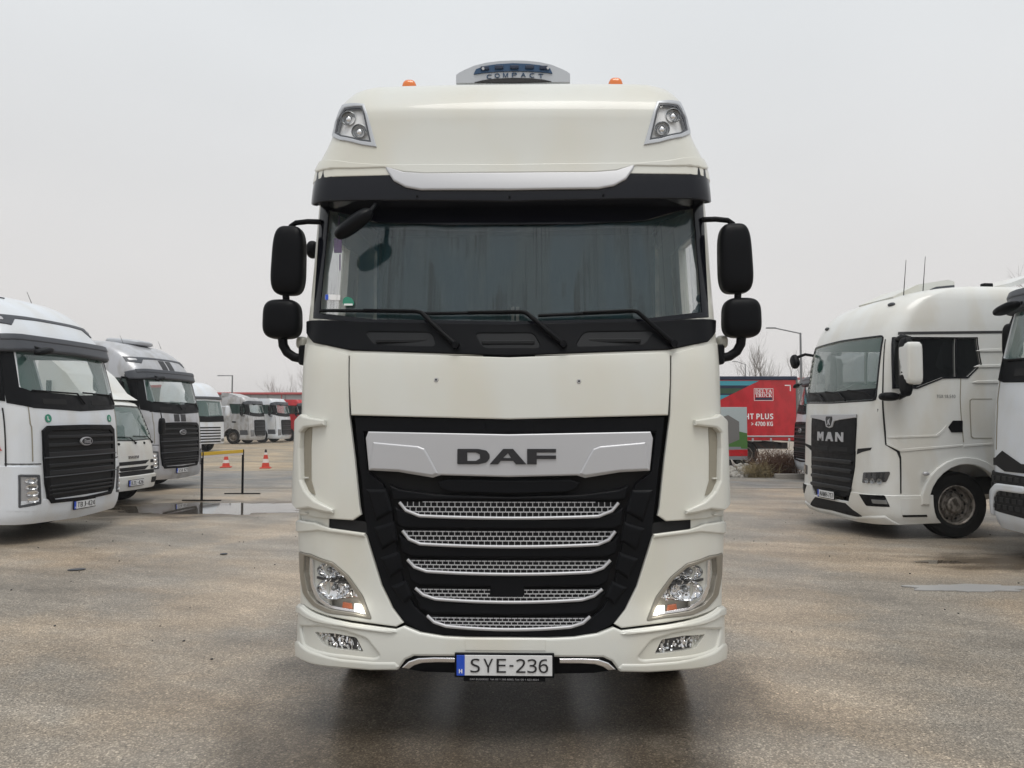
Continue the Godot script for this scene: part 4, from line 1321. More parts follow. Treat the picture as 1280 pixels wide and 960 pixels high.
		b.panel(S, side(pv([-1.04, 1.98, -1.03, 1.98, -1.03, 1.72, -1.015, 1.68, -1.015, 1.18, -1.03, 1.18, -1.03, 1.68, -1.045, 1.72]), s), 0.004, 0.006, c, 0.0005)
		part(t, "seam", b, M.slot_shade)
		b = MB.new()
		b.panel(S, side(pv([-1.96, 0.98, -1.40, 0.98, -1.36, 0.64, -1.94, 0.64]), s), 0.006, 0.03, c, 0.004)
		part(t, "step_recess", b, M.dark_grey_plastic)
	if o.has("door_word"):
		text(t, "door_lettering", o.door_word, 0.46, 0.15, on(S, -1.60, 1.42, 0.014), M.red_ink, false, true, 0.003)
	for e in o.get("dots", []):
		b = MB.new()
		var xf := on(S, e, 1.80, 0.006)
		b.cyl(xf.origin, xf * Vector3(0, 0, 0.003), 0.062, 0.062, 24)
		var dot := part(t, "round_sticker", b, M.sticker_green, "round green sticker with a white letter")
		text(dot, "lettering", "L", 0.035, 0.062, xf * Transform3D(Basis(), Vector3(0, 0, 0.004)), M.print_white, true, false, 0.002)
	if o.get("stripes", false):
		for s in [-1.0, 1.0]:
			b = MB.new()
			b.panel(S, rect(0.03 * s, 1.72, 0.26 * s, 1.905), 0.004, 0.006, c, 0.0005)
			b.panel(S, rect(0.03 * s, 3.0, 0.26 * s, 3.28), 0.004, 0.006, c, 0.0005)
			part(t, "hood_stripe", b, M.graphite)
	if o.get("rooftop", 0) > 0:
		b = MB.new()
		b.blob(Vector3(0, 3.80, -1.55), Vector3(0.42, 0.075, 0.55), 4.0, Basis(Vector3.RIGHT, 0.10), 0.1, 8)
		part(t, "roof_cooling_unit", b, M.silver_frame if o.rooftop == 1 else M.graphite)
	for e in o.get("aerials", []):
		b = MB.new()
		var p0: Vector3 = e
		b.tube([p0, p0 + Vector3(0.0, 0.22, -0.10)], 0.006, 5, 0.003)
		part(t, "aerial", b, M.black_plastic)
	if o.get("roof_rail", false):
		b = MB.new()
		for k in 14:
			var u := lerpf(-1.9, -0.5, k / 13.0)
			b.box(S.p(u, 3.72, 0.006), Vector3(0.13, 0.016, 0.02), 0.004, on(S, u, 3.72, 0.0).basis)
		part(t, "roof_seam", b, M.dark_grey_plastic)
	if o.get("deflector", false):
		b = MB.new()
		b.prism(pv([0.0, 0.0, 1.5, 0.0, 1.5, 0.42, 1.0, 0.38, 0.4, 0.2]), Transform3D(Basis(Vector3(0, 0, -1), Vector3.UP, Vector3.RIGHT), Vector3(-0.9, 3.2, -1.0)), 1.8)
		part(t, "roof_deflector", b, paint)
	return t

func oval(u: float, v: float, ru: float, rv: float) -> PackedVector2Array:
	var r := PackedVector2Array()
	for i in 28:
		r.append(Vector2(u + ru * cos(TAU * i / 28.0), v + rv * sin(TAU * i / 28.0)))
	return r
func wide_grille(t: Node3D, S: Prof, far: bool, c: float) -> void:
	var b: MB
	var go := both(pv([0, 1.70, -0.76, 1.69, -0.86, 1.62, -0.86, 1.22, -0.84, 0.85, -0.79, 0.63, -0.72, 0.55, 0, 0.53]))
	var gr := Node3D.new()
	gr.name = "grille"
	t.add_child(gr)
	b = MB.new()
	b.panel(S, go, 0.016, 0.02, c, 0.004)
	part(gr, "grille_back", b, M.matte_black)
	b = MB.new()
	b.panel(S, go, 0.045, 0.05, c, 0.012, [both(pv([0, 1.62, -0.70, 1.61, -0.78, 1.55, -0.77, 1.2, -0.75, 0.85, -0.70, 0.66, -0.65, 0.60, 0, 0.58]))])
	part(gr, "grille_frame", b, M.black_plastic)
	for q in [[1.52, 0.045], [1.40, 0.05], [1.26, 0.075], [1.10, 0.05], [0.99, 0.075], [0.80, 0.028], [0.74, 0.028], [0.68, 0.028]]:
		b = MB.new()
		b.panel(S, rect(-0.79, q[0] - q[1] * 0.5, 0.79, q[0] + q[1] * 0.5), 0.052, 0.03, c, 0.010)
		part(gr, "grille_bar", b, M.grille_plastic)
	for q in [0.94, 1.22]:
		b = MB.new()
		b.panel(S, rect(-0.86, q - 0.008, 0.86, q + 0.008), 0.058, 0.03, c, 0.005)
		part(gr, "grille_bar", b, M.dark_grey_plastic)
	if not far:
		var bx := on(S, 0, 1.44, 0.06)
		b = MB.new()
		b.panel(S, oval(0.0, 1.44, 0.14, 0.066), 0.075, 0.03, 0.1, 0.006)
		var bd := part(gr, "oval_badge", b, M.silver)
		b = MB.new()
		b.panel(S, oval(0.0, 1.44, 0.122, 0.052), 0.079, 0.01, 0.1, 0.002)
		part(bd, "badge_field", b, M.ink)
		text(bd, "lettering", "Ford", 0.15, 0.062, bx * Transform3D(Basis(), Vector3(0, 0, 0.020)), M.silver, false, true, 0.006)

# ---------------------------------------------------------------- white tractor on the right with the dark shield grille
func shield_truck() -> void:
	var t := thing("tractor_unit", "ivory white tractor unit with dark shield grille and side door towards the camera", "truck", Vector3(5.208, 0, -8.407), -84.2)
	var b: MB
	var S := NB
	var paint: Material = M.ivory_white_paint
	var ws := soft(pv([0, 3.064, -1.04, 3.044, -1.07, 2.085, 0, 2.065, 1.07, 2.085, 1.04, 3.044]), 0.05)
	var near_win := pv([1.195, 3.004, 2.146, 3.008, 2.243, 2.426, 2.039, 2.419, 1.65, 2.266, 1.314, 2.265])
	var rear_win := pv([2.178, 3.008, 2.494, 3.012, 2.626, 2.622, 2.437, 2.427, 2.275, 2.426])
	# shell; the wheel arch is cut out of its lower edge
	cab(t, S, paint, M.green_glass, ws, [near_win, rear_win], 0.64, 4.0, 3.55, 0.10, 2.0, true, -1.0, null, 2.46)
	for n in t.get_children():
		if String(n.name).begins_with("side_window"):
			n.material_override = M.dark_glass
	b = MB.new()
	b.panel(S, both(pv([0, 0.50, -0.55, 0.50, -0.62, 0.66, -1.0, 0.66, -1.95, 0.66, -1.95, 0.24, -1.30, 0.22, -1.15, 0.22, -0.6, 0.20, 0, 0.22])), 0.022, 0.05, 0.10, 0.015)
	b.panel(S, both(pv([0, 0.30, -0.6, 0.28, -1.0, 0.34, -1.2, 0.36, -1.3, 0.24, -0.6, 0.205, 0, 0.225])), 0.05, 0.06, 0.10, 0.02)
	part(t, "bumper", b, paint)
	chassis(t, -5.6, -1.36)
	# windscreen border and the dark band under it
	b = MB.new()
	var wb := MB.inset(MB.dense(ws, 0.1, false), -0.025)
	b.panel(S, wb, 0.006, 0.02, 0.1, 0.004, [ws])
	part(t, "windscreen_border", b, M.gloss_black)
	b = MB.new()
	b.panel(S, pv([-1.06, 2.095, -1.06, 2.255, 0, 2.235, 1.06, 2.255, 1.06, 2.095, 0, 2.075]), 0.008, 0.012, 0.1, 0.002)
	part(t, "scuttle_panel", b, M.black_plastic)
	for k in 3:
		b = MB.new()
		var u := -0.85 + 0.66 * k
		b.tube([S.p(u, 2.24, 0.03), S.p(u + 0.42, 2.20, 0.03), S.p(u + 0.62, 2.08, 0.03)], 0.014, 6)
		part(t, "wiper", b, M.black_plastic)
	# shield and grille
	var sh := pv([-0.70, 1.86, 0.70, 1.86, 0.71, 1.7, 0.69, 1.25, 0.60, 1.22, -0.60, 1.22, -0.69, 1.25, -0.71, 1.7])
	b = MB.new()
	b.panel(S, sh, 0.02, 0.04, 0.08, 0.012)
	var gr := part(t, "grille_shield", b, M.black_plastic)
	b = MB.new()
	b.panel(S, both(pv([0, 1.28, -0.70, 1.29, -0.69, 1.05, -0.60, 0.62, -0.45, 0.56, 0, 0.55])), 0.012, 0.03, 0.08, 0.008)
	var lg := part(t, "lower_grille", b, M.black_plastic)
	b = MB.new()
	b.panel(S, both(pv([0, 1.86, -0.70, 1.86, -0.71, 1.81, -0.30, 1.775, -0.14, 1.75, -0.10, 1.66, 0, 1.64])), 0.040, 0.03, 0.06, 0.008)
	part(gr, "chrome_brow", b, M.silver)
	b = MB.new()
	b.panel(S, both(pv([0, 1.83, -0.085, 1.83, -0.10, 1.79, -0.06, 1.68, 0, 1.66])), 0.052, 0.02, 0.05, 0.006)
	part(gr, "badge", b, M.graphite)
	b = MB.new()
	b.panel(S, pv([-0.05, 1.69, -0.01, 1.72, -0.02, 1.76, 0.05, 1.80, 0.03, 1.74, 0.06, 1.69, 0.03, 1.695, 0.015, 1.73, -0.01, 1.695]), 0.058, 0.01, 0.05, 0.001)
	part(gr, "badge_figure", b, M.silver)
	var letters := [[-0.30, pv([-0.11, -0.075, -0.11, 0.075, -0.05, 0.075, 0.0, 0.02, 0.05, 0.075, 0.11, 0.075, 0.11, -0.075, 0.055, -0.075, 0.055, 0.0, 0.0, -0.05, -0.055, 0.0, -0.055, -0.075])],
		[0.0, pv([-0.12, -0.075, -0.04, 0.075, 0.04, 0.075, 0.12, -0.075, 0.06, -0.075, 0.045, -0.04, -0.045, -0.04, -0.06, -0.075])],
		[0.30, pv([-0.11, -0.075, -0.11, 0.075, -0.06, 0.075, 0.055, -0.01, 0.055, 0.075, 0.11, 0.075, 0.11, -0.075, 0.06, -0.075, -0.055, 0.01, -0.055, -0.075])]]
	for e in letters:
		b = MB.new()
		var q := PackedVector2Array()
		for p in e[1]:
			q.append(Vector2(p.x + e[0], p.y + 1.50))
		b.panel(S, q, 0.032, 0.014, 0.1, 0.002)
		part(gr, "letter", b, M.silver)
	for s in [-1.0, 1.0]:
		b = MB.new()
		b.panel(S, side(rect(-0.52, 1.27, -0.05, 1.34), s), 0.024, 0.02, 0.1, 0.004)
		part(gr, "shield_slot", b, M.matte_black)
	for v in [1.11, 0.97, 0.83, 0.69]:
		b = MB.new()
		b.panel(S, both(pv([0, v + 0.035, -0.55, v + 0.035, -0.64, v + 0.02, -0.62, v - 0.03, -0.50, v - 0.035, 0, v - 0.025])), 0.04, 0.03, 0.08, 0.014)
		part(lg, "grille_bar", b, M.grille_plastic)
	plate(t, S, -0.02, 0.56, 0.045, "AAMH-717", 0.52, 0.115)
	b = MB.new()
	b.panel(S, both(pv([0, 0.47, -0.48, 0.47, -0.62, 0.40, -0.86, 0.29, -0.5, 0.29, 0, 0.31])), 0.028, 0.02, 0.08, 0.006)
	part(t, "lower_intake", b, M.matte_black)
	for s in [-1.0, 1.0]:
		var hl := Node3D.new()
		hl.name = "headlight" if s < 0 else "headlight_001"
		t.add_child(hl)
		b = MB.new()
		var ho := soft(side(mir(pv([0.887, 0.976, 1.282, 1.01, 1.287, 0.98, 1.245, 0.855, 0.87, 0.817])), s), 0.02)
		b.panel(S, ho, 0.012, 0.02, 0.08, 0.005)
		part(hl, "lamp_face", b, M.graphite)
		for k in 3:
			b = MB.new()
			var c := ho[0]
			for p in ho:
				c = c.lerp(p, 0.08)
			var xf := on(S, (0.98 + 0.09 * k) * s, 0.86, 0.014)
			b.lathe([Vector2(0.04, 0.006), Vector2(0.03, 0.0), Vector2(0.0, -0.004)], xf * Transform3D(Basis(Vector3.RIGHT, PI / 2), Vector3.ZERO), 14)
			part(hl, "projector", b, M.lens_grey)
		b = MB.new()
		b.panel(S, ho, 0.02, 0.003, 0.08, 0.001)
		part(hl, "lens", b, M.clear_lens)
		b = MB.new()
		b.panel(S, soft(side(mir(pv([0.822, 0.642, 1.228, 0.659, 1.284, 0.49, 0.969, 0.482])), s), 0.02), 0.028, 0.03, 0.08, 0.006)
		var fg := part(t, "fog_lamp", b, M.black_plastic)
		b = MB.new()
		b.panel(S, soft(side(mir(pv([1.058, 0.587, 1.245, 0.588, 1.262, 0.53, 1.078, 0.529])), s), 0.01), 0.034, 0.01, 0.08, 0.003)
		part(fg, "fog_lens", b, M.lens_grey)
		# gaps and folds of the bodywork
		b = MB.new()
		b.panel(S, side(mir(pv([0.74, 1.33, 1.048, 1.36, 1.022, 1.322, 0.852, 1.285, 0.723, 1.243])), s), 0.004, 0.01, 0.08, 0.001)
		b.panel(S, side(mir(pv([1.086, 2.999, 1.097, 2.998, 1.231, 1.597, 1.239, 1.43, 1.414, 1.324, 1.445, 1.218, 1.454, 0.686, 1.434, 0.686, 1.419, 1.206, 1.377, 1.301, 1.224, 1.406])), s), 0.004, 0.006, 0.08, 0.0005)
		part(t, "body_gap", b, M.matte_black)
		b = MB.new()
		b.panel(S, side(mir(pv([2.327, 2.402, 2.34, 2.402, 2.441, 1.44, 2.428, 1.44])), s), 0.004, 0.004, 0.08, 0.0003)
		b.panel(S, side(mir(pv([2.519, 2.077, 2.556, 2.097, 2.879, 2.098, 2.88, 2.087, 2.557, 2.086, 2.533, 2.065, 2.565, 1.535, 2.597, 1.509, 2.894, 1.508, 2.894, 1.496, 2.584, 1.497, 2.551, 1.523])), s), 0.004, 0.004, 0.08, 0.0003)
		part(t, "seam", b, M.slot_shade)
		b = MB.new()
		b.panel(S, side(mir(pv([1.223, 3.099, 2.881, 3.133, 2.895, 3.096, 1.235, 3.056])), s), 0.008, 0.02, 0.1, 0.003)
		part(t, "drip_strip", b, M.steel_dark)
		b = MB.new()
		b.panel(S, side(mir(pv([1.17, 3.023, 2.159, 3.026, 2.266, 2.402, 2.042, 2.395, 1.666, 2.242, 1.275, 2.242])), s), 0.010, 0.012, 0.1, 0.004, [side(mir(near_win), s)])
		b.panel(S, side(mir(pv([2.162, 3.026, 2.501, 3.03, 2.645, 2.616, 2.453, 2.403, 2.268, 2.402])), s), 0.010, 0.012, 0.1, 0.004, [side(mir(rear_win), s)])
		part(t, "window_frame", b, M.gloss_black)
		b = MB.new()
		b.panel(S, side(mir(soft(pv([2.186, 1.668, 2.261, 1.767, 2.415, 1.767, 2.417, 1.59, 2.237, 1.59]), 0.01)), s), 0.014, 0.02, 0.06, 0.005)
		part(t, "door_handle", b, M.black_plastic)
		b = MB.new()
		b.panel(S, side(mir(pv([1.249, 1.442, 1.414, 1.342, 2.418, 1.41, 2.418, 1.38, 1.439, 1.301, 1.24, 1.406])), s), 0.012, 0.02, 0.08, 0.006)
		b.panel(S, side(mir(pv([1.248, 1.532, 1.995, 1.555, 2.096, 1.632, 2.16, 1.704, 2.135, 1.62, 2.021, 1.525, 1.258, 1.502])), s), 0.010, 0.02, 0.08, 0.005)
		b.panel(S, side(mir(pv([2.43, 1.404, 2.894, 1.432, 2.894, 1.402, 2.43, 1.368])), s), 0.012, 0.02, 0.08, 0.006)
		for k in 3:
			var y0 := 2.86 - 0.24 * k
			b.panel(S, side(pv([-2.95, y0, -2.60, y0 - 0.01, -2.52, y0 - 0.04, -2.60, y0 - 0.055, -2.95, y0 - 0.05]), s), 0.016, 0.03, 0.08, 0.010)
		part(t, "side_fold", b, paint)
		# flared arch over the front wheel
		b = MB.new()
		var ring := PackedVector2Array()
		for i in 15:
			var a := PI * i / 14.0
			ring.append(Vector2(-2.46 - cos(a) * 0.72, 0.52 + 0.70 * sin(a)))
		for i in range(14, -1, -1):
			var a := PI * i / 14.0
			ring.append(Vector2(-2.46 - cos(a) * 0.595, 0.52 + 0.595 * sin(a)))
		b.panel(S, side(ring, s), 0.05, 0.07, 0.08, 0.014)
		part(t, "wheel_arch", b, paint)
		b = MB.new()
		var mk := on(S, 1.80 * s, 0.98, 0.055)
		b.blob(mk.origin, Vector3(0.03, 0.03, 0.05), 2.5, Basis(), 0.0, 6)
		part(t, "side_marker", b, M.silver)
		# entrance step
		b = MB.new()
		b.panel(S, side(rect(-1.80, 0.30, -1.42, 0.62), s), 0.026, 0.03, 0.08, 0.004)
		var stp := part(t, "step", b, paint)
		b = MB.new()
		b.panel(S, side(rect(-1.80, 0.345, -1.42, 0.375), s), 0.034, 0.03, 0.08, 0.004)
		part(stp, "step_tread", b, M.rubber)
		# mirrors
		var ma := Node3D.new()
		ma.name = "mirror" if s < 0 else "mirror_001"
		t.add_child(ma)
		var mx: float = 1.53 * s if s > 0 else -1.46
		var mz := 0.0 if s > 0 else -0.45
		b = MB.new()
		b.tube([Vector3(1.24 * s, 2.98, mz - 0.46), Vector3(1.40 * s, 3.0, mz - 0.42), Vector3(mx - 0.01 * s, 2.97, mz - 0.44), Vector3(mx, 2.85, mz - 0.44)], 0.045, 8)
		b.tube([Vector3(1.24 * s, 2.12, mz - 0.46), Vector3(1.42 * s, 2.16, mz - 0.44), Vector3(mx, 2.26, mz - 0.44), Vector3(mx, 2.4, mz - 0.44)], 0.045, 8)
		b.blob(Vector3(mx - 0.03 * s, 2.55, mz - 0.40), Vector3(0.12, 0.43, 0.06), 4.0, Basis(), 0.0, 8)
		b.blob(Vector3(mx - 0.17 * s, 2.12, mz - 0.22), Vector3(0.11, 0.065, 0.14), 2.6, Basis(), 0.0, 8)
		part(ma, "mirror_frame", b, M.black_plastic)
		b = MB.new()
		b.blob(Vector3(mx, 2.60, mz - 0.46), Vector3(0.125, 0.31, 0.12), 8.0, Basis(), 0.0, 10)
		part(ma, "mirror_housing", b, paint)
	text(t, "door_lettering", "TGX 18.510", 0.30, 0.05, on(S, 2.13, 2.13, 0.006), M.lens_grey, false, false, 0.002)
	b = MB.new()
	b.tube([S.p(-1.05, 2.92, 0.0), S.p(-1.06, 2.92, 0.14), S.p(-1.08, 2.86, 0.26)], 0.028, 6)
	b.blob(S.p(-1.10, 2.78, 0.30), Vector3(0.10, 0.13, 0.07), 2.6, Basis(Vector3.BACK, 0.5), 0.0, 8)
	part(t, "front_mirror", b, M.black_plastic)
	b = MB.new()
	b.blob(S.p(-1.0, 2.72, -0.12), Vector3(0.08, 0.14, 0.05), 3.0, Basis(), 0.0, 8)
	part(t, "inner_mirror", b, M.black_plastic)
	for q in [Vector2(-0.75, 3.36), Vector2(0.86, 3.56)]:
		b = MB.new()
		b.blob(S.p(q.x, q.y, 0.008), Vector3(0.07, 0.03, 0.03), 2.4, on(S, q.x, q.y, 0).basis, 0.0, 8)
		part(t, "marker_lamp", b, M.dark_grey_plastic)
	# cooling unit, aerials and wind deflector on the roof
	b = MB.new()
	b.prism(pv([0.05, -0.12, 0.0, 0.02, 0.42, 0.22, 0.95, 0.31, 1.06, 0.28, 1.06, 0.02, 0.9, -0.02]), Transform3D(Basis(Vector3(0, 0, -1), Vector3.UP, Vector3.RIGHT), Vector3(-0.50, 3.73, -0.86)), 1.0)
	var ac := part(t, "roof_cooling_unit", b, M.cream_paint)
	b = MB.new()
	b.prism(pv([0.52, 0.02, 0.64, 0.15, 0.74, 0.19, 1.055, 0.225, 1.055, 0.05]), Transform3D(Basis(Vector3(0, 0, -1), Vector3.UP, Vector3.RIGHT), Vector3(-0.505, 3.73, -0.86)), 1.01)
	part(ac, "side_vent", b, M.visor_grey)
	for q in [Vector3(0.62, 3.70, -0.96), Vector3(0.72, 3.74, -1.22)]:
		b = MB.new()
		b.tube([q, q + Vector3(0, 0.62, -0.06)], 0.008, 5, 0.004)
		b.cyl(q + Vector3(0, -0.03, 0), q + Vector3(0, 0.04, 0), 0.025, 0.014, 8)
		part(t, "aerial", b, M.black_plastic)
	b = MB.new()
	b.prism(pv([0.0, 0.0, 0.55, 0.12, 1.05, 0.30, 1.30, 0.37, 1.42, 0.34, 1.40, 0.27, 1.0, 0.17, 0.5, 0.045, 0.1, -0.005]), Transform3D(Basis(Vector3(0, 0, -1), Vector3.UP, Vector3.RIGHT), Vector3(-0.95, 3.80, -1.98)), 1.9)
	var wing := part(t, "wind_deflector", b, paint)
	b = MB.new()
	for x in [-0.6, 0.6]:
		b.box(Vector3(x, 3.88, -2.40), Vector3(0.10, 0.18, 0.16), 0.01)
	part(wing, "deflector_stay", b, M.black_plastic)
	for s in [-1.0, 1.0]:
		b = MB.new()
		b.prism(pv([2.55, 0.8, 3.0, 0.8, 2.95, 3.70, 2.62, 3.72]), Transform3D(Basis(Vector3(0, 0, -1), Vector3.UP, Vector3.RIGHT), Vector3(1.18 * s, 0, -0.35)), 0.03)
		part(t, "side_fairing", b, paint)

# ---------------------------------------------------------------- small white cab-over truck between the big ones
func small_truck() -> void:
	var t := thing("light_truck", "small white cab-over truck parked between the two big tractor units on the left", "truck", Vector3(-7.95, 0, -12.0), 84)
	var b: MB
	var S := IB
	var ws := soft(both(pv([0, 2.06, -0.74, 2.04, -0.84, 1.42, -0.78, 1.36, 0, 1.34])), 0.05)
	var sw := pv([-1.75, 1.35, -1.08, 1.38, -1.06, 1.95, -1.75, 1.98])
	cab(t, S, M.ivory_white_paint, M.green_glass, ws, [sw], 0.55, 2.30, 2.2, 0.09, 1.22, true)
	b = MB.new()
	b.panel(S, MB.inset(MB.dense(ws, 0.1, false), -0.02), 0.006, 0.02, 0.1, 0.004, [ws])
	part(t, "windscreen_border", b, M.gloss_black)
	for e in [[-0.70, -0.1, 0.1], [0.05, 0.62, 0.80]]:
		b = MB.new()
		b.tube([S.p(e[0], 1.42, 0.02), S.p(e[1], 1.40, 0.02), S.p(e[2], 1.28, 0.02)], 0.011, 6)
		b.cyl(S.p(e[2], 1.28, 0.0), S.p(e[2], 1.28, 0.03), 0.03, 0.02, 8)
		part(t, "wiper", b, M.black_plastic)
	for v in [[0.855, 0.62, 0.45], [0.735, 0.58, 0.42]]:
		b = MB.new()
		b.panel(S, both(pv([0, v[0] + 0.045, -v[1], v[0] + 0.045, -v[2], v[0] - 0.03, 0, v[0] - 0.03])), 0.006, 0.02, 0.08, 0.003)
		part(t, "grille_slot", b, M.matte_black)
	for s in [-1.0, 1.0]:
		for v in [0.87, 0.735]:
			b = MB.new()
			b.panel(S, side(soft(rect(-0.80, v - 0.035, -0.66, v + 0.035), 0.02), s), 0.006, 0.02, 0.08, 0.003)
			part(t, "grille_slot", b, M.matte_black)
		b = MB.new()
		b.panel(S, side(soft(pv([-1.06, 0.98, -0.90, 0.90, -0.88, 0.72, -1.08, 0.70]), 0.03), s), 0.010, 0.02, 0.08, 0.006)
		part(t, "headlight", b, M.lens_grey)
		b = MB.new()
		b.panel(S, side(soft(rect(-0.86, 0.42, -0.60, 0.53), 0.02), s), 0.062, 0.02, 0.08, 0.003)
		part(t, "bumper_opening", b, M.matte_black)
		b = MB.new()
		b.tube([Vector3(0.95 * s, 1.95, -0.25), Vector3(1.12 * s, 1.98, -0.10), Vector3(1.15 * s, 1.80, -0.08)], 0.014, 6)
		var ma := part(t, "mirror", b, M.black_plastic)
		b = MB.new()
		b.blob(Vector3(1.16 * s, 1.62, -0.08), Vector3(0.09, 0.19, 0.05), 4.0, Basis(), 0.0, 8)
		part(ma, "mirror_housing", b, M.black_plastic)
		wheel(t, Vector3(0.82 * s, 0.38, -0.80), s, 0.38, 0.22)
		wheel(t, Vector3(0.82 * s, 0.38, -3.9), s, 0.38, 0.22, true)
	b = MB.new()
	b.panel(S, both(pv([0, 0.60, -0.9, 0.60, -1.3, 0.60, -1.3, 0.34, -0.9, 0.31, 0, 0.30])), 0.055, 0.06, 0.09, 0.02)
	part(t, "bumper", b, M.ivory_white_paint)
	b = MB.new()
	b.panel(S, both(pv([0, 0.70, -0.78, 0.69, -0.82, 0.61, 0, 0.60])), 0.01, 0.02, 0.08, 0.003)
	part(t, "lower_grille", b, M.matte_black)
	plate(t, S, 0.0, 0.46, 0.06, "RZL-426", 0.52, 0.115)
	text(t, "badge_lettering", "ISUZU", 0.36, 0.055, on(S, 0.0, 0.985, 0.006), M.lens_grey, true, false, 0.01)
	for s in [-1.0, 1.0]:
		b = MB.new()
		var xf := on(S, 0.45 * s, 1.27, 0.0)
		b.cyl(xf.origin, xf * Vector3(0, 0, 0.02), 0.03, 0.024, 10)
		part(t, "washer_nozzle", b, M.black_plastic)
	b = MB.new()
	b.prism(pv([0.0, 0.0, 0.25, 0.15, 0.55, 0.52, 0.9, 0.80, 1.15, 0.86, 1.2, 0.0]), Transform3D(Basis(Vector3(0, 0, -1), Vector3.UP, Vector3.RIGHT), Vector3(-0.80, 2.20, -0.45)), 1.6)
	part(t, "roof_deflector", b, M.ivory_white_paint)
	b = MB.new()
	b.box(Vector3(0, 0.65, -3.0), Vector3(0.7, 0.2, 3.6))
	part(t, "chassis", b, M.steel_dark)
	b = MB.new()
	b.box(Vector3(0, 1.85, -3.9), Vector3(2.0, 2.0, 3.6), 0.02)
	part(t, "cargo_box", b, M.ivory_white_paint)

# ---------------------------------------------------------------- far white cab with slatted front
func slatted_truck() -> void:
	var t := thing("tractor_unit", "far white tractor unit with a slatted front before the grey tarpaulin trailer", "truck", Vector3(-16.05, 0, -36.6), 62)
	var S := FB
	var b: MB
	var ws := soft(both(pv([0, 2.75, -1.0, 2.72, -1.08, 1.95, 0, 1.9])), 0.05)
	cab(t, S, M.white_paint, M.green_glass, ws, [pv([-2.35, 1.95, -1.5, 2.0, -1.5, 2.65, -2.35, 2.7])], 0.45, 4.1, 3.3, 0.16, 1.8, false)
	b = MB.new()
	b.panel(S, both(pv([0, 1.90, -1.10, 1.95, -1.15, 1.62, 0, 1.60])), 0.012, 0.02, 0.15, 0.004)
	part(t, "scuttle_panel", b, M.black_plastic)
	for k in 6:
		b = MB.new()
		var v := 1.27 - 0.15 * k
		b.panel(S, rect(-0.80, v, 0.80, v + 0.075), 0.01, 0.02, 0.15, 0.004)
		part(t, "grille_slat", b, M.matte_black)
	b = MB.new()
	b.panel(S, both(pv([0, 2.95, -1.1, 2.94, -1.15, 2.80, 0, 2.82])), 0.08, 0.08, 0.15, 0.02)
	part(t, "sun_visor", b, M.dark_grey_plastic)
	for s in [-1.0, 1.0]:
		b = MB.new()
		b.blob(Vector3(1.45 * s, 2.2, -0.3), Vector3(0.13, 0.30, 0.09), 4.0, Basis(), 0.0, 6)
		b.tube([Vector3(1.2 * s, 2.45, -0.5), Vector3(1.45 * s, 2.45, -0.3)], 0.03, 5)
		part(t, "mirror", b, M.white_paint)
		b = MB.new()
		b.panel(S, side(soft(rect(-1.15, 0.55, -0.85, 0.72), 0.03), s), 0.01, 0.02, 0.15, 0.004)
		part(t, "headlight", b, M.lens_grey)
	chassis(t, -5.5, -1.45, false)
	t = thing("curtain_trailer", "long grey tarpaulin trailer standing behind the far white slatted truck", "trailer", Vector3(-20.2, 0, -43.6), 62)
	b = MB.new()
	b.box(Vector3(0, 2.4, -6), Vector3(2.5, 2.6, 13), 0.03)
	part(t, "tarpaulin", b, M.tarpaulin_grey)
	b = MB.new()
	b.box(Vector3(0, 0.95, -6), Vector3(2.2, 0.25, 13))
	part(t, "chassis", b, M.steel_dark)
	b = MB.new()
	b.box(Vector3(0, 3.78, -6), Vector3(2.52, 0.16, 13.02), 0.01)
	part(t, "roof_edge", b, M.dull_red)
	for k in 3:
		for s in [-1.0, 1.0]:
			wheel(t, Vector3(1.05 * s, 0.5, -8.2 - 1.3 * k), s, 0.5, 0.3, true)

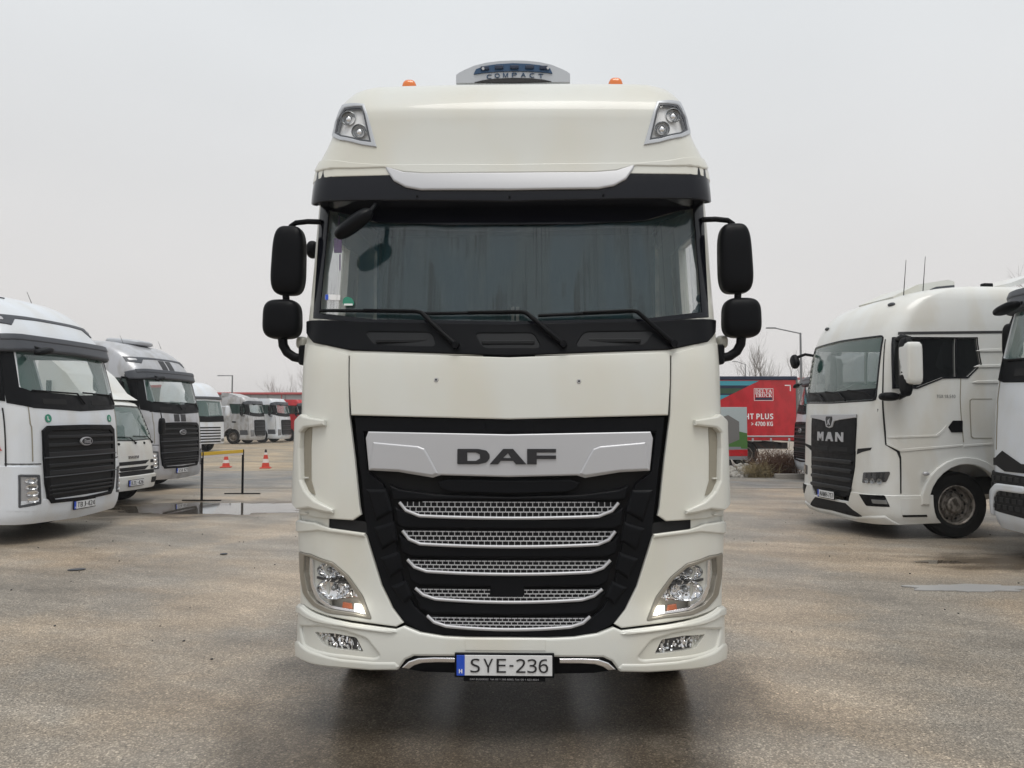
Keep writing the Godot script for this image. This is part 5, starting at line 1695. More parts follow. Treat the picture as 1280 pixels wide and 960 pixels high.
func red_trailer() -> void:
	var t := thing("curtain_trailer", "red curtain-sided trailer with white lettering, behind the poster board on the right", "trailer", Vector3(0, 0, -24.2), 0)
	var b := MB.new()
	var x0 := 1.2
	var x1 := 10.54
	var y0 := 0.98
	var y1 := 3.26
	b.box(Vector3((x0 + x1) * 0.5, (y0 + y1) * 0.5, -1.25), Vector3(x1 - x0, y1 - y0, 2.5), 0.03)
	part(t, "curtain", b, M.red_paint)
	b = MB.new()
	b.box(Vector3((x0 + x1) * 0.5, y1 + 0.03, -1.25), Vector3(x1 - x0 + 0.06, 0.14, 2.56), 0.02)
	part(t, "roof_rail", b, M.navy_print)
	b = MB.new()
	b.box(Vector3((x0 + x1) * 0.5, y0 + 0.16, 0.012), Vector3(x1 - x0, 0.05, 0.03), 0.006)
	for k in 14:
		b.box(Vector3(lerpf(x0 + 0.3, x1 - 0.3, k / 13.0), y0 + 0.03, 0.012), Vector3(0.07, 0.12, 0.03), 0.006)
	part(t, "strap_row", b, M.silver)
	b = MB.new()
	b.box(Vector3(x1 + 0.02, (y0 + y1) * 0.5, -1.25), Vector3(0.08, y1 - y0 + 0.1, 2.54), 0.02)
	part(t, "end_frame", b, M.tarpaulin_grey)
	var bands := [[M.teal_print, 3.19, 3.02], [M.navy_print, 3.02, 2.91], [M.green_print, 2.91, 2.72], [M.navy_print, 2.72, 2.66], [M.teal_print, 2.66, 2.20]]
	for e in bands:
		# the stripes end on a slanted line rising to the right
		b = MB.new()
		var sx := func(y: float) -> float: return 7.58 + (y - 2.42) * 2.05
		b.prism(pv([x0 + 0.02, e[1], sx.call(e[1]), e[1], sx.call(e[2]), e[2], x0 + 0.02, e[2]]), Transform3D(Basis(), Vector3(0, 0, 0.001)), 0.004)
		part(t, "printed_stripe", b, e[0])
	var xf := Transform3D(Basis(), Vector3(9.324, 2.681, 0.003))
	b = MB.new()
	for q in [[0, 0.22, 0.70, 0.016], [0, -0.22, 0.70, 0.016]]:
		b.box(xf * Vector3(q[0], q[1], 0), Vector3(q[2], q[3], 0.004), 0.001)
	for q in [-0.35, 0.35]:
		b.box(xf * Vector3(q, 0, 0), Vector3(0.016, 0.45, 0.004), 0.001)
	part(t, "logo_frame", b, M.print_white)
	text(t, "logo_lettering", "DELTA", 0.62, 0.13, xf * Transform3D(Basis(), Vector3(0, 0.125, 0)), M.print_white, true, true, 0.004)
	text(t, "logo_lettering", "TRUCK", 0.62, 0.13, xf * Transform3D(Basis(), Vector3(0, -0.025, 0)), M.print_white, true, true, 0.004)
	b = MB.new()
	b.box(xf * Vector3(0, -0.155, 0), Vector3(0.62, 0.085, 0.004), 0.001)
	part(t, "logo_band", b, M.navy_print)
	text(t, "curtain_lettering", "LIGHT PLUS", 1.50, 0.21, Transform3D(Basis(), Vector3(8.917, 1.873, 0.003)), M.print_white, true, false, 0.004)
	text(t, "curtain_lettering", "> 4700 KG", 0.80, 0.16, Transform3D(Basis(), Vector3(9.249, 1.598, 0.003)), M.print_white, true, false, 0.004)
	b = MB.new()
	b.box(Vector3(x1 - 0.32, 3.02, 0.003), Vector3(0.22, 0.035, 0.004), 0.001)
	b.box(Vector3(x1 - 0.225, 2.92, 0.003), Vector3(0.035, 0.22, 0.004), 0.001)
	part(t, "corner_mark", b, M.print_white)
	b = MB.new()
	for z in [-0.5, -2.0]:
		b.box(Vector3((x0 + x1) * 0.5, 0.78, z), Vector3(x1 - x0 - 0.4, 0.24, 0.12))
	for k in 8:
		b.box(Vector3(lerpf(x0 + 0.5, x1 - 0.5, k / 7.0), 0.86, -1.25), Vector3(0.08, 0.1, 2.3))
	for x in [x0 + 1.6, x0 + 2.4]:
		b.box(Vector3(x, 0.42, -0.5), Vector3(0.14, 0.84, 0.14), 0.01)
		b.box(Vector3(x, 0.02, -0.5), Vector3(0.3, 0.04, 0.3), 0.01)
	for x in [x1 - 2.2, x1 - 2.5]:
		b.box(Vector3(x, 0.42, -0.35), Vector3(0.12, 0.8, 0.12), 0.01, Basis(Vector3.BACK, 0.35))
	part(t, "chassis", b, M.steel_dark)
	for x in [8.627, 8.627 - 1.3]:
		var wt := Node3D.new()
		wt.name = numbered(t, "axle")
		t.add_child(wt)
		wt.rotation_degrees.y = -90
		wt.position = Vector3(x, 0.47, -0.18)
		wheel(wt, Vector3.ZERO, 1.0, 0.47, 0.30, true)
		b = MB.new()
		var arc := []
		for i in 9:
			var a := PI * i / 8.0
			arc.append(Vector3(x + 0.56 * cos(a), 0.42 + 0.56 * sin(a), -0.22))
		b.tube(arc, 0.02, 6)
		part(t, "mudguard", b, M.black_plastic)

# ---------------------------------------------------------------- the yard
func coarse_ground() -> ImageTexture:   # broad tone of worn, dusty, partly damp asphalt: dried flow streaks, dust and oil stains
	var n := 1280
	var im := Image.create(n, n, false, Image.FORMAT_RGB8)
	var f := FastNoiseLite.new()
	f.seed = 21
	f.frequency = 0.009
	f.fractal_octaves = 6
	f.fractal_gain = 0.58
	f.domain_warp_enabled = true
	f.domain_warp_amplitude = 30.0
	f.domain_warp_frequency = 0.01
	var g := FastNoiseLite.new()
	g.seed = 33
	g.frequency = 0.012
	g.fractal_octaves = 6
	g.fractal_gain = 0.62
	for y in n:
		for x in n:
			var broad := f.get_noise_2d(x, y)
			var streak := g.get_noise_2d(x * 0.75 + y * 0.35, y * 2.6 - x * 0.9)
			var w := 0.86 + 0.15 * broad + 0.17 * streak
			var warm := clampf(0.5 + broad * 1.6 - streak * 0.5, 0.0, 1.0)
			w = clampf(w, 0.25, 1.0)
			im.set_pixel(x, y, Color(w * lerpf(0.95, 1.0, warm), w * lerpf(0.96, 0.965, warm), w * lerpf(0.97, 0.92, warm)))
	return ImageTexture.create_from_image(im)
func grain(as_normal: bool) -> ImageTexture:   # aggregate of the asphalt: light and dark stones of several sizes in a darker binder
	var n := 1024
	var rng := RandomNumberGenerator.new()
	rng.seed = 77
	var v := PackedFloat32Array()
	v.resize(n * n)
	v.fill(0.62)
	for k in 52000:
		var r := rng.randf_range(1.2, 3.6) if k % 9 else rng.randf_range(3.0, 5.5)
		var cx := rng.randi_range(0, n - 1)
		var cy := rng.randi_range(0, n - 1)
		var t := 0.76 + rng.randfn(0.0, 0.11)
		if rng.randf() < 0.05:
			t = 0.45
		var ir := ceili(r)
		for y in range(-ir, ir + 1):
			for x in range(-ir, ir + 1):
				var d := sqrt(float(x * x + y * y)) / r
				if d < 1.0:
					var at := posmod(cy + y, n) * n + posmod(cx + x, n)
					v[at] = lerpf(v[at], t, minf(1.0, (1.0 - d) * 2.5))
	var im := Image.create(n, n, false, Image.FORMAT_RGB8)
	for i in n * n:
		var c := clampf(v[i], 0.0, 1.0)
		im.set_pixel(i % n, i / n, Color(c, c * 0.99, c * 0.97))
	if as_normal:
		im.bump_map_to_normal_map(2.5)
	return ImageTexture.create_from_image(im)
func patch_outline(cx: float, cz: float, rx: float, rz: float, seed_: int, rough := 0.35) -> PackedVector2Array:
	var f := FastNoiseLite.new()
	f.seed = seed_
	f.frequency = 0.8
	var r := PackedVector2Array()
	for i in 72:
		var a := TAU * i / 72.0
		var k := 1.0 + rough * f.get_noise_2d(cos(a) * 2.0, sin(a) * 2.0) * 2.0 + rough * 0.4 * f.get_noise_2d(cos(a) * 7.0, sin(a) * 7.0)
		r.append(Vector2(cx + cos(a) * rx * k, cz + sin(a) * rz * k))
	return r
func sheet(p: PackedVector2Array, y: float) -> MB:
	var b := MB.new()
	var idx := Geometry2D.triangulate_polygon(p)
	for i in range(0, idx.size(), 3):
		b.tri(Vector3(p[idx[i]].x, y, p[idx[i]].y), Vector3(p[idx[i + 1]].x, y, p[idx[i + 1]].y), Vector3(p[idx[i + 2]].x, y, p[idx[i + 2]].y), Vector3.UP, Vector3.UP, Vector3.UP, p[idx[i]], p[idx[i + 1]], p[idx[i + 2]])
	return b
var grain_map: ImageTexture
var grain_bumps: ImageTexture
func asphalt(called: String, r: float, g: float, b: float, rough: float, coarse: Texture2D) -> StandardMaterial3D:
	var m := mt(called, r, g, b, rough)
	m.albedo_texture = grain_map
	m.normal_enabled = true
	m.normal_texture = grain_bumps
	m.normal_scale = 0.8
	m.uv1_scale = Vector3(0.5, 0.5, 1)
	m.detail_enabled = true
	m.detail_blend_mode = BaseMaterial3D.BLEND_MODE_MUL
	m.detail_uv_layer = BaseMaterial3D.DETAIL_UV_2
	m.detail_albedo = coarse
	return m
func flat_mesh(x0: float, z0: float, x1: float, z1: float, y: float, size2: float) -> ArrayMesh:
	var a := []
	a.resize(Mesh.ARRAY_MAX)
	var v := PackedVector3Array([Vector3(x0, y, z0), Vector3(x1, y, z0), Vector3(x1, y, z1), Vector3(x0, y, z1)])
	var u := PackedVector2Array()
	var u2 := PackedVector2Array()
	var n := PackedVector3Array()
	for p in v:
		u.append(Vector2(p.x, p.z))
		u2.append(Vector2(p.x / size2 + 0.5, p.z / size2 + 0.5))
		n.append(Vector3.UP)
	a[Mesh.ARRAY_VERTEX] = v
	a[Mesh.ARRAY_NORMAL] = n
	a[Mesh.ARRAY_TEX_UV] = u
	a[Mesh.ARRAY_TEX_UV2] = u2
	a[Mesh.ARRAY_INDEX] = PackedInt32Array([0, 1, 2, 0, 2, 3])
	var m := ArrayMesh.new()
	m.add_surface_from_arrays(Mesh.PRIMITIVE_TRIANGLES, a)
	return m
func damp_shade_material() -> StandardMaterial3D:   # water film with ragged soft edge; colour also paints shade under the truck
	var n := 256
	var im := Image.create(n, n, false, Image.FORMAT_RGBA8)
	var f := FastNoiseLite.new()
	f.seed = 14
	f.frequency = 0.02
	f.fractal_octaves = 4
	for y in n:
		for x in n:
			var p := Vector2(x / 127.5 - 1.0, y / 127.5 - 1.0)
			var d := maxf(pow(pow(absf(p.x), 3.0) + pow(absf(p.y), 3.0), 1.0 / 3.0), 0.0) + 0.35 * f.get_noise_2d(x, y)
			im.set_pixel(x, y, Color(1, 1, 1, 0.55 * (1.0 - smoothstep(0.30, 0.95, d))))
	var m := mt("damp_shaded_asphalt", 0.14, 0.10, 0.062, 0.28)
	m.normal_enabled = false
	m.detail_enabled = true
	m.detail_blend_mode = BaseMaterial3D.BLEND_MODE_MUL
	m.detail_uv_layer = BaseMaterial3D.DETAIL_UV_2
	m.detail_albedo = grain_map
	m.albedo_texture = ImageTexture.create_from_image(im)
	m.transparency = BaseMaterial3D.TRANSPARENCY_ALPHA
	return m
func damp_shade_sheet(x0: float, z0: float, x1: float, z1: float, m: Material) -> void:
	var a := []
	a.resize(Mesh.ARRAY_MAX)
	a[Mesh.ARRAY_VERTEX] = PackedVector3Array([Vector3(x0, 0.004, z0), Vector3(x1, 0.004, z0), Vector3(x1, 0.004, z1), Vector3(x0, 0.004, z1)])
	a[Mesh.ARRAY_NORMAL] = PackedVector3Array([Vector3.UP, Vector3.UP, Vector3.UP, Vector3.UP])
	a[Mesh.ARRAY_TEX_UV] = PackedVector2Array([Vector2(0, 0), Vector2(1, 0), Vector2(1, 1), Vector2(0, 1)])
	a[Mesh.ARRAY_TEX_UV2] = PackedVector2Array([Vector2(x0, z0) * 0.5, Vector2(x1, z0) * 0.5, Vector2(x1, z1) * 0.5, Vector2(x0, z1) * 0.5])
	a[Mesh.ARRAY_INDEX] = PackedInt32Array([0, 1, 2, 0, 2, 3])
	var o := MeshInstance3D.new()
	o.name = numbered(self, "damp_and_shade")
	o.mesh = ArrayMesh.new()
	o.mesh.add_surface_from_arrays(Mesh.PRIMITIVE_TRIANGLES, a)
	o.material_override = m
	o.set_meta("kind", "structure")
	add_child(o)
func yard() -> void:
	var coarse := coarse_ground()
	grain_map = grain(false)
	grain_bumps = grain(true)
	var gm := asphalt("yard_asphalt", 0.90, 0.795, 0.675, 0.48, coarse)
	var g := MeshInstance3D.new()
	g.name = "ground"
	g.mesh = flat_mesh(-600, -900, 600, 60, 0.0, 34.0)
	g.material_override = gm
	g.set_meta("kind", "structure")
	add_child(g)
	var rm := asphalt("road_asphalt", 0.62, 0.61, 0.60, 0.6, coarse)
	var r := MeshInstance3D.new()
	r.name = "road"
	r.mesh = flat_mesh(-80, -22.2, 80, -15.6, 0.004, 31.0)
	r.material_override = rm
	r.set_meta("kind", "structure")
	add_child(r)
	var dm := asphalt("dust_concrete", 1.0, 0.87, 0.69, 0.8, coarse)
	r = MeshInstance3D.new()
	r.name = "dusty_concrete"
	r.mesh = flat_mesh(-80, -70, 3.0, -22.2, 0.004, 37.0)
	r.material_override = dm
	r.set_meta("kind", "structure")
	add_child(r)
	# damp film under and round the middle truck, with its shade painted in
	var b: MB
	var wet := damp_shade_material()
	damp_shade_sheet(-2.1, -5.0, 2.1, 2.3, wet)
	damp_shade_sheet(4.6, -6.3, 9.0, -4.6, wet)
	damp_shade_sheet(-9.5, -13.4, -3.3, -9.0, wet)
	ground_sheet("puddle", sheet(patch_outline(-6.0, -11.15, 2.3, 0.95, 3, 0.28), 0.008), M.water)
	ground_sheet("puddle", sheet(patch_outline(5.35, -5.45, 0.30, 0.12, 9, 0.3), 0.008), M.water)
	b = MB.new()
	var io := patch_outline(4.85, -3.98, 0.62, 0.17, 17, 0.22)
	b.prism(io, Transform3D(Basis(Vector3.RIGHT, PI / 2), Vector3(0, 0.012, 0)), 0.010)
	var ice := solo("ice_patch", "flat sheet of whitish melting ice on the asphalt at the right", "ice", b, M.ice)
	ice.set_meta("kind", "structure")
	# scattered pebbles, leaves and grit
	var rng := RandomNumberGenerator.new()
	rng.seed = 4
	b = MB.new()
	for i in 260:
		var p := Vector3(rng.randf_range(-9, 9), 0.004, rng.randf_range(-14, 2.0))
		if absf(p.x) < 1.2 and p.z < 0.2:
			continue
		var s := rng.randf_range(0.004, 0.012)
		b.blob(p, Vector3(s, s * 0.6, s * rng.randf_range(0.7, 1.4)), 2.2, Basis(Vector3.UP, rng.randf() * 6.0), 0.0, 2)
	var gr := part(self, "grit", b, M.steel_dark)
	gr.set_meta("kind", "stuff")
	gr.set_meta("label", "dark grit and pebbles scattered on the asphalt of the yard")
	gr.set_meta("category", "grit")
	for q in [[-5.15, -4.95, 0.10], [-3.8, -6.0, 0.05]]:
		b = MB.new()
		b.blob(Vector3(q[0], 0.012, q[1]), Vector3(q[2], 0.012, q[2] * 0.45), 2.0, Basis(Vector3.UP, 0.4), 0.0, 5)
		solo("debris", "dark flat scrap lying on the asphalt, the larger one, at left" if q[2] > 0.07 else "small dark scrap lying on the asphalt left of the cream truck", "debris", b, M.dark_grey_plastic)

func cone(x: float, z: float, h: float, label: String) -> void:
	var t := thing("traffic_cone", label, "traffic cone", Vector3(x, 0.004, z), 12, "traffic cones on the road")
	var b := MB.new()
	b.box(Vector3(0, 0.02, 0), Vector3(0.38, 0.04, 0.38), 0.01)
	part(t, "foot", b, M.cone_orange)
	for e in [[0.04, 0.30, 0], [0.30, 0.50, 1], [0.50, 0.72, 0], [0.72, 0.84, 1], [0.84, 1.0, 2]]:
		b = MB.new()
		var r := func(k: float) -> float: return lerpf(0.15, 0.028, k)
		b.lathe([Vector2(r.call(e[0]), e[0] * h), Vector2(r.call(e[1]), e[1] * h)] + ([Vector2(0, e[1] * h)] if e[1] == 1.0 else []), Transform3D(), 20)
		part(t, ["body_ring", "reflective_band", "tip"][e[2]], b, [M.cone_orange, M.cone_white, M.graphite][e[2]])
func street_lamp(x: float, z: float, h: float, reach: float, label: String, drop := 0.0) -> void:
	var t := thing("street_lamp", label, "street lamp", Vector3(x, 0, z), 0, "street lamps round the yard")
	var b := MB.new()
	b.cyl(Vector3.ZERO, Vector3(0, h, 0), 0.09, 0.055, 12)
	b.cyl(Vector3.ZERO, Vector3(0, 0.35, 0), 0.13, 0.12, 12)
	part(t, "pole", b, M.lamp_post)
	b = MB.new()
	b.tube([Vector3(0, h - 0.04, 0), Vector3(-reach, h - 0.04 + drop, 0)], 0.035, 8)
	part(t, "arm", b, M.lamp_post)
	b = MB.new()
	b.box(Vector3(-reach - 0.2, h - 0.04 + drop, 0), Vector3(0.55, 0.07, 0.2), 0.02)
	part(t, "lamp_head", b, M.lamp_post)
func bare_tree(x: float, z: float, h: float, seed_: int, label: String) -> void:
	var t := thing("bare_tree", label, "tree", Vector3(x, 0, z), 0, "leafless trees beyond the yard")
	var rng := RandomNumberGenerator.new()
	rng.seed = seed_
	var trunk := MB.new()
	var crown := MB.new()
	var todo := [[Vector3.ZERO, Vector3(rng.randf_range(-0.05, 0.05), 1, rng.randf_range(-0.05, 0.05)).normalized(), h * 0.38, h * 0.012, 0]]
	while todo.size():
		var e: Array = todo.pop_back()
		var p: Vector3 = e[0]
		var d: Vector3 = e[1]
		var ln: float = e[2]
		var r: float = e[3]
		var pts := [p]
		for k in 3:
			d = (d + Vector3(rng.randf_range(-0.16, 0.16), 0.06, rng.randf_range(-0.16, 0.16))).normalized()
			pts.append(pts[-1] + d * ln / 3.0)
		(trunk if e[4] < 1 else crown).tube(pts, r, 6 if e[4] < 2 else 4, r * 0.65)
		if e[4] >= 5:
			continue
		for k in (4 if e[4] < 1 else 3):
			var a := rng.randf() * TAU
			var sp := rng.randf_range(0.35, 0.85)
			var side_ := d.cross(Vector3(cos(a), 0.1, sin(a))).normalized()
			var at: Vector3 = pts[3] if k == 0 else pts[rng.randi_range(1, 3)]
			todo.append([at, (d + side_ * sp * (0.4 if k == 0 else 1.0) + Vector3.UP * 0.15).normalized(), ln * rng.randf_range(0.58, 0.85), r * rng.randf_range(0.45, 0.62), e[4] + 1])
	part(t, "trunk", trunk, M.hazed_bark)
	part(t, "crown", crown, M.hazed_bark)
func dry_bush(x: float, z: float, h: float, w: float, seed_: int, label: String, m: Material) -> void:
	var t := thing("dry_bush", label, "bush", Vector3(x, 0, z), 0, "dry bushes in front of the red trailer")
	var rng := RandomNumberGenerator.new()
	rng.seed = seed_
	var b := MB.new()
	for i in 260:
		var p := Vector3(rng.randfn(0.0, 0.35) * w * 0.5, 0, rng.randfn(0.0, 0.3) * w * 0.4)
		var d := Vector3(rng.randfn(0, 0.35), 1, rng.randfn(0, 0.35)).normalized()
		var ln := h * rng.randf_range(0.4, 1.0)
		var e := p + d * ln * 0.5
		var q := e + (d + Vector3(rng.randfn(0, 0.35), rng.randfn(-0.1, 0.3), rng.randfn(0, 0.35))).normalized() * ln * 0.5
		b.tube([p, e, q], 0.007, 3, 0.003)
		for k in 3:
			var c := e.lerp(q, rng.randf())
			b.tube([c, c + Vector3(rng.randfn(0, 0.08), rng.randfn(0.05, 0.06), rng.randfn(0, 0.08)) * 1.6], 0.006, 3, 0.003)
	part(t, "stems", b, m)
func surroundings() -> void:
	var b: MB
	# folding barrier board on two posts beside the puddle
	var t := thing("barrier", "low barrier with a yellow and white board between two black posts beside the puddle", "barrier", Vector3.ZERO)
	var pa := Vector3(-6.775, 0, -12.653)
	var pb := Vector3(-6.413, 0, -14.165)
	for p in [pa, pb]:
		b = MB.new()
		b.box(p + Vector3(0, 0.53, 0), Vector3(0.045, 1.06, 0.045), 0.006)
		var ps := part(t, "post", b, M.black_plastic)
		b = MB.new()
		b.box(p + Vector3(0, 0.012, 0), Vector3(0.85, 0.024, 0.06), 0.006)
		part(ps, "foot", b, M.black_plastic)
	var mid := (pa + pb) * 0.5
	var along := pb - pa
	var bs := Basis(along.normalized(), Vector3.UP, along.normalized().cross(Vector3.UP))
	b = MB.new()
	b.box(mid + Vector3(0, 1.02, 0), Vector3(along.length() + 0.05, 0.075, 0.03), 0.004, bs)
	part(t, "yellow_board", b, M.yellow)
	b = MB.new()
	b.box(mid + Vector3(0, 0.955, 0), Vector3(along.length() + 0.05, 0.05, 0.026), 0.004, bs)
	part(t, "white_board", b, M.cone_white)
	cone(-10.458, -23.998, 0.56, "shorter and squatter of two orange traffic cones, nearer the grey striped truck")
	cone(-8.865, -23.548, 0.68, "taller of two orange and white traffic cones, nearer the cream truck")
	# rubble, kerb, poster board
	var rng := RandomNumberGenerator.new()
	rng.seed = 12
	b = MB.new()
	for i in 340:
		var a := rng.randf() * TAU
		var k := sqrt(rng.randf())
		var hh := 0.42 * (1.0 - k)
		var s := rng.randf_range(0.03, 0.10)
		b.blob(Vector3(cos(a) * k * 1.0, hh * rng.randf_range(0.75, 1.0), sin(a) * k * 0.6), Vector3(s, s * 0.7, s * 0.85), 2.6, Basis(Vector3(rng.randf(), 1, rng.randf()).normalized(), rng.randf() * 6.0), 0.0, 2)
	b.lathe([Vector2(0.95, 0.0), Vector2(0.5, 0.2), Vector2(0.0, 0.36)], Transform3D(Basis.from_scale(Vector3(1, 1, 0.6)), Vector3.ZERO), 16)
	var rub := solo("rubble_heap", "low heap of grey rubble on the ground below the poster board", "rubble", b, M.rubble, "", Vector3(7.212, 0, -19.901))
	rub.set_meta("kind", "stuff")
	dry_bush(8.046, -19.6, 0.95, 1.3, 5, "tall reddish brown dry bush in front of the red trailer", M.dry_stem)
	dry_bush(8.613, -19.8, 0.85, 1.1, 6, "reddish brown dry bush beside the small white truck front, rightmost of the bushes", M.dry_stem)
	dry_bush(7.527, -19.3, 0.40, 1.0, 7, "low straw yellow dry weeds on the rubble heap", M.dry_grass)
	for k in 7:
		b = MB.new()
		b.box(Vector3(0, 0.07, 0), Vector3(0.98, 0.14, 0.16), 0.015)
		solo("kerb_stone", ["first", "second", "third", "fourth", "fifth", "sixth", "seventh"][k] + " grey kerb stone from the left along the road below the red trailer", "kerb stone", b, M.concrete, "kerb stones along the road", Vector3(8.386 + k, 0, -18.93))
	t = thing("poster_board", "printed poster board showing a grey trailer on a hillside, standing before the red trailer", "poster", Vector3(7.721, 0, -21))
	var W := 1.9
	var H := 1.72
	b = MB.new()
	b.box(Vector3(-W * 0.5, 0.45 + H * 0.5, -0.02), Vector3(W, H, 0.04), 0.005)
	part(t, "board", b, M.sky_print)
	b = MB.new()
	for x in [-W + 0.1, -0.1]:
		b.box(Vector3(x, 0.5, -0.07), Vector3(0.06, 1.0, 0.05))
	part(t, "leg", b, M.steel_dark)
	var z := Transform3D(Basis(), Vector3(0, 0.45, 0.001))
	for e in [
		["printed_hill", pv([-W, 0.78, -0.6, 1.0, 0, 0.86, 0, 0.3, -W, 0.3]), M.leaf_print, 0.002],
		["printed_ground", pv([-W, 0.42, -0.0, 0.42, 0, 0.02, -W, 0.02]), M.grey_print, 0.003],
		["printed_trailer", pv([-W, 1.05, -0.62, 1.46, -0.26, 1.24, -0.26, 0.66, -0.72, 0.46, -W, 0.5]), M.tarpaulin_grey, 0.004],
		["printed_tree", pv([-0.26, 0.55, -0.24, 0.75, -0.16, 0.86, -0.06, 0.74, 0, 0.72, 0, 0.36, -0.2, 0.36]), M.leaf_print, 0.005],
		["printed_banner", pv([-W, 0.30, 0, 0.33, 0, 0.12, -W, 0.10]), M.red_paint, 0.006]]:
		b = MB.new()
		b.prism(e[1], z, e[3])
		part(t, e[0], b, e[2])
	# street lamps, far sheds and leafless trees
	street_lamp(-23.392, -60, 5.41, 0.75, "far street lamp above the distant white trucks on the left")
	street_lamp(16.676, -40, 6.74, 1.5, "tall street lamp beside the shield grille truck on the right", 0.32)
	street_lamp(25.013, -78, 7.624, 0.9, "smallest farthest street lamp, seen below the cream truck's right mirror", 0.3)
	t = thing("shed", "long grey metal shed with red roof edge behind the left trucks", "shed", Vector3(-38, 0, -84), 0)
	b = MB.new()
	b.box(Vector3(0, 2.3, -6), Vector3(50, 4.6, 12), 0.02)
	part(t, "wall", b, M.tarpaulin_grey)
	for k in 24:
		b = MB.new()
		b.box(Vector3(-24 + 2.0 * k + 1.0, 2.35, 0.06), Vector3(1.94, 4.3, 0.08), 0.02)
		part(t, "cladding_panel", b, M.cladding)
	b = MB.new()
	b.box(Vector3(0, 4.66, -5.9), Vector3(50.4, 0.24, 12.5), 0.02)
	part(t, "roof_edge", b, M.dull_red)
	b = MB.new()
	for k in 12:
		b.box(Vector3(-22 + 4.2 * k, 3.6, 0.14), Vector3(0.10, 2.0, 0.08), 0.01)
	b.box(Vector3(0, 3.9, 0.15), Vector3(50, 0.09, 0.06), 0.01)
	part(t, "red_rail", b, M.dull_red)
	t = thing("shed", "distant pale shed with red roof trim above the red trailer on the right", "shed", Vector3(36, 0, -100), 0)
	b = MB.new()
	b.box(Vector3(0, 3.3, -6), Vector3(34, 6.6, 12), 0.02)
	part(t, "wall", b, M.cladding)
	b = MB.new()
	b.box(Vector3(0, 6.8, -5.9), Vector3(34.6, 0.35, 12.6), 0.02)
	part(t, "roof", b, M.print_white)
	for k in 9:
		b = MB.new()
		b.box(Vector3(-14 + 3.4 * k, 7.25 - 0.03 * k, -1.0), Vector3(2.2, 0.55, 0.8), 0.03)
		part(t, "roof_vent", b, M.dull_red)
	for e in [[-24.5, -98.0, 6.6, 1], [-28.6, -96.0, 7.0, 2], [-31.6, -99.0, 6.4, 3], [-26.6, -97.0, 7.6, 4]]:
		bare_tree(e[0], e[1], e[2], e[3], ["leafless tree above the red-edged shed, rightmost, next to the cream truck", "leafless tree above the red-edged shed, second from the left", "leafless tree above the red-edged shed, leftmost of four", "tallest leafless tree above the red-edged shed, third from the left"][int(e[3]) - 1])
	for e in [[21.6, -66.0, 8.6, 21], [23.6, -68.0, 9.0, 22], [26.0, -70.0, 7.8, 23], [44.5, -62.0, 12.5, 24], [48.0, -64.0, 13.5, 25]]:
		bare_tree(e[0], e[1], e[2], e[3], ["leafless tree beyond the red trailer, nearest the cream truck's mirror", "leafless tree beyond the red trailer, middle one of three", "leafless tree beyond the red trailer, nearest the shield grille truck", "leafless tree behind the roof deflector at the right edge, left one", "leafless tree behind the roof deflector at the right edge, right one"][int(e[3]) - 21])

# ---------------------------------------------------------------- everything
var LB := Prof.new([[0.3, 0.3, -0.05, 1.22, 0.33, 0.07], [0.42, 0.42, 0, 1.24, 0.33, 0.07], [0.6, 0.6, 0, 1.24, 0.33, 0.07], [0.8, 0.8, -0.03, 1.24, 0.29, 0.07], [1.2, 1.2, -0.045, 1.25, 0.24, 0.07], [1.7, 1.7, -0.07, 1.245, 0.22, 0.07], [2.1, 2.1, -0.1, 1.245, 0.2, 0.08], [2.3, 2.3, -0.15, 1.245, 0.19, 0.09], [2.7, 2.7, -0.25, 1.24, 0.19, 0.09], [3.1, 3.1, -0.36, 1.24, 0.19, 0.08], [3.4, 3.4, -0.44, 1.225, 0.19, 0.08]], -2.38)
var VB := Prof.new([[3, 3, -0.21, 1.225, 0.16, 0.05], [3.15, 3.15, -0.22, 1.225, 0.16, 0.05], [3.4, 3.4, -0.29, 1.215, 0.17, 0.05]], -2.38)
var RB := Prof.new([[3.22, 3.22, -0.24, 1.236, 0.2, 0.04], [3.32, 3.32, -0.26, 1.228, 0.21, 0.04], [3.42, 3.42, -0.275, 1.19, 0.22, 0.04], [3.55, 3.55, -0.29, 1.135, 0.22, 0.04], [3.64, 3.64, -0.3, 1.115, 0.21, 0.04], [3.7, 3.705, -0.32, 1.103, 0.2, 0.04], [3.74, 3.765, -0.36, 1.09, 0.19, 0.04], [3.8, 3.845, -0.43, 1.06, 0.18, 0.04], [3.87, 3.91, -0.52, 1.01, 0.17, 0.035], [3.97, 3.975, -0.69, 0.93, 0.17, 0.03], [4.09, 4.02, -0.86, 0.84, 0.18, 0.03], [4.4, 4.06, -1.25, 0.72, 0.2, 0.03]], -2.36)
var FB := Prof.new([[0.25, 0.25, -0.1, 1.2, 0.3, 0.09], [0.4, 0.4, -0.02, 1.245, 0.32, 0.1], [0.7, 0.7, 0, 1.25, 0.32, 0.1], [1.2, 1.2, -0.02, 1.25, 0.3, 0.1], [1.7, 1.7, -0.05, 1.245, 0.28, 0.11], [2, 2, -0.1, 1.24, 0.27, 0.11], [2.3, 2.3, -0.17, 1.235, 0.26, 0.12], [2.8, 2.8, -0.31, 1.22, 0.26, 0.12], [3, 3, -0.38, 1.21, 0.27, 0.12], [3.2, 3.2, -0.5, 1.19, 0.3, 0.14], [3.4, 3.4, -0.66, 1.16, 0.33, 0.16], [3.58, 3.55, -0.86, 1.12, 0.36, 0.17], [3.8, 3.68, -1.15, 1.05, 0.38, 0.15], [4.1, 3.76, -1.55, 0.95, 0.38, 0.1]], -2.4)
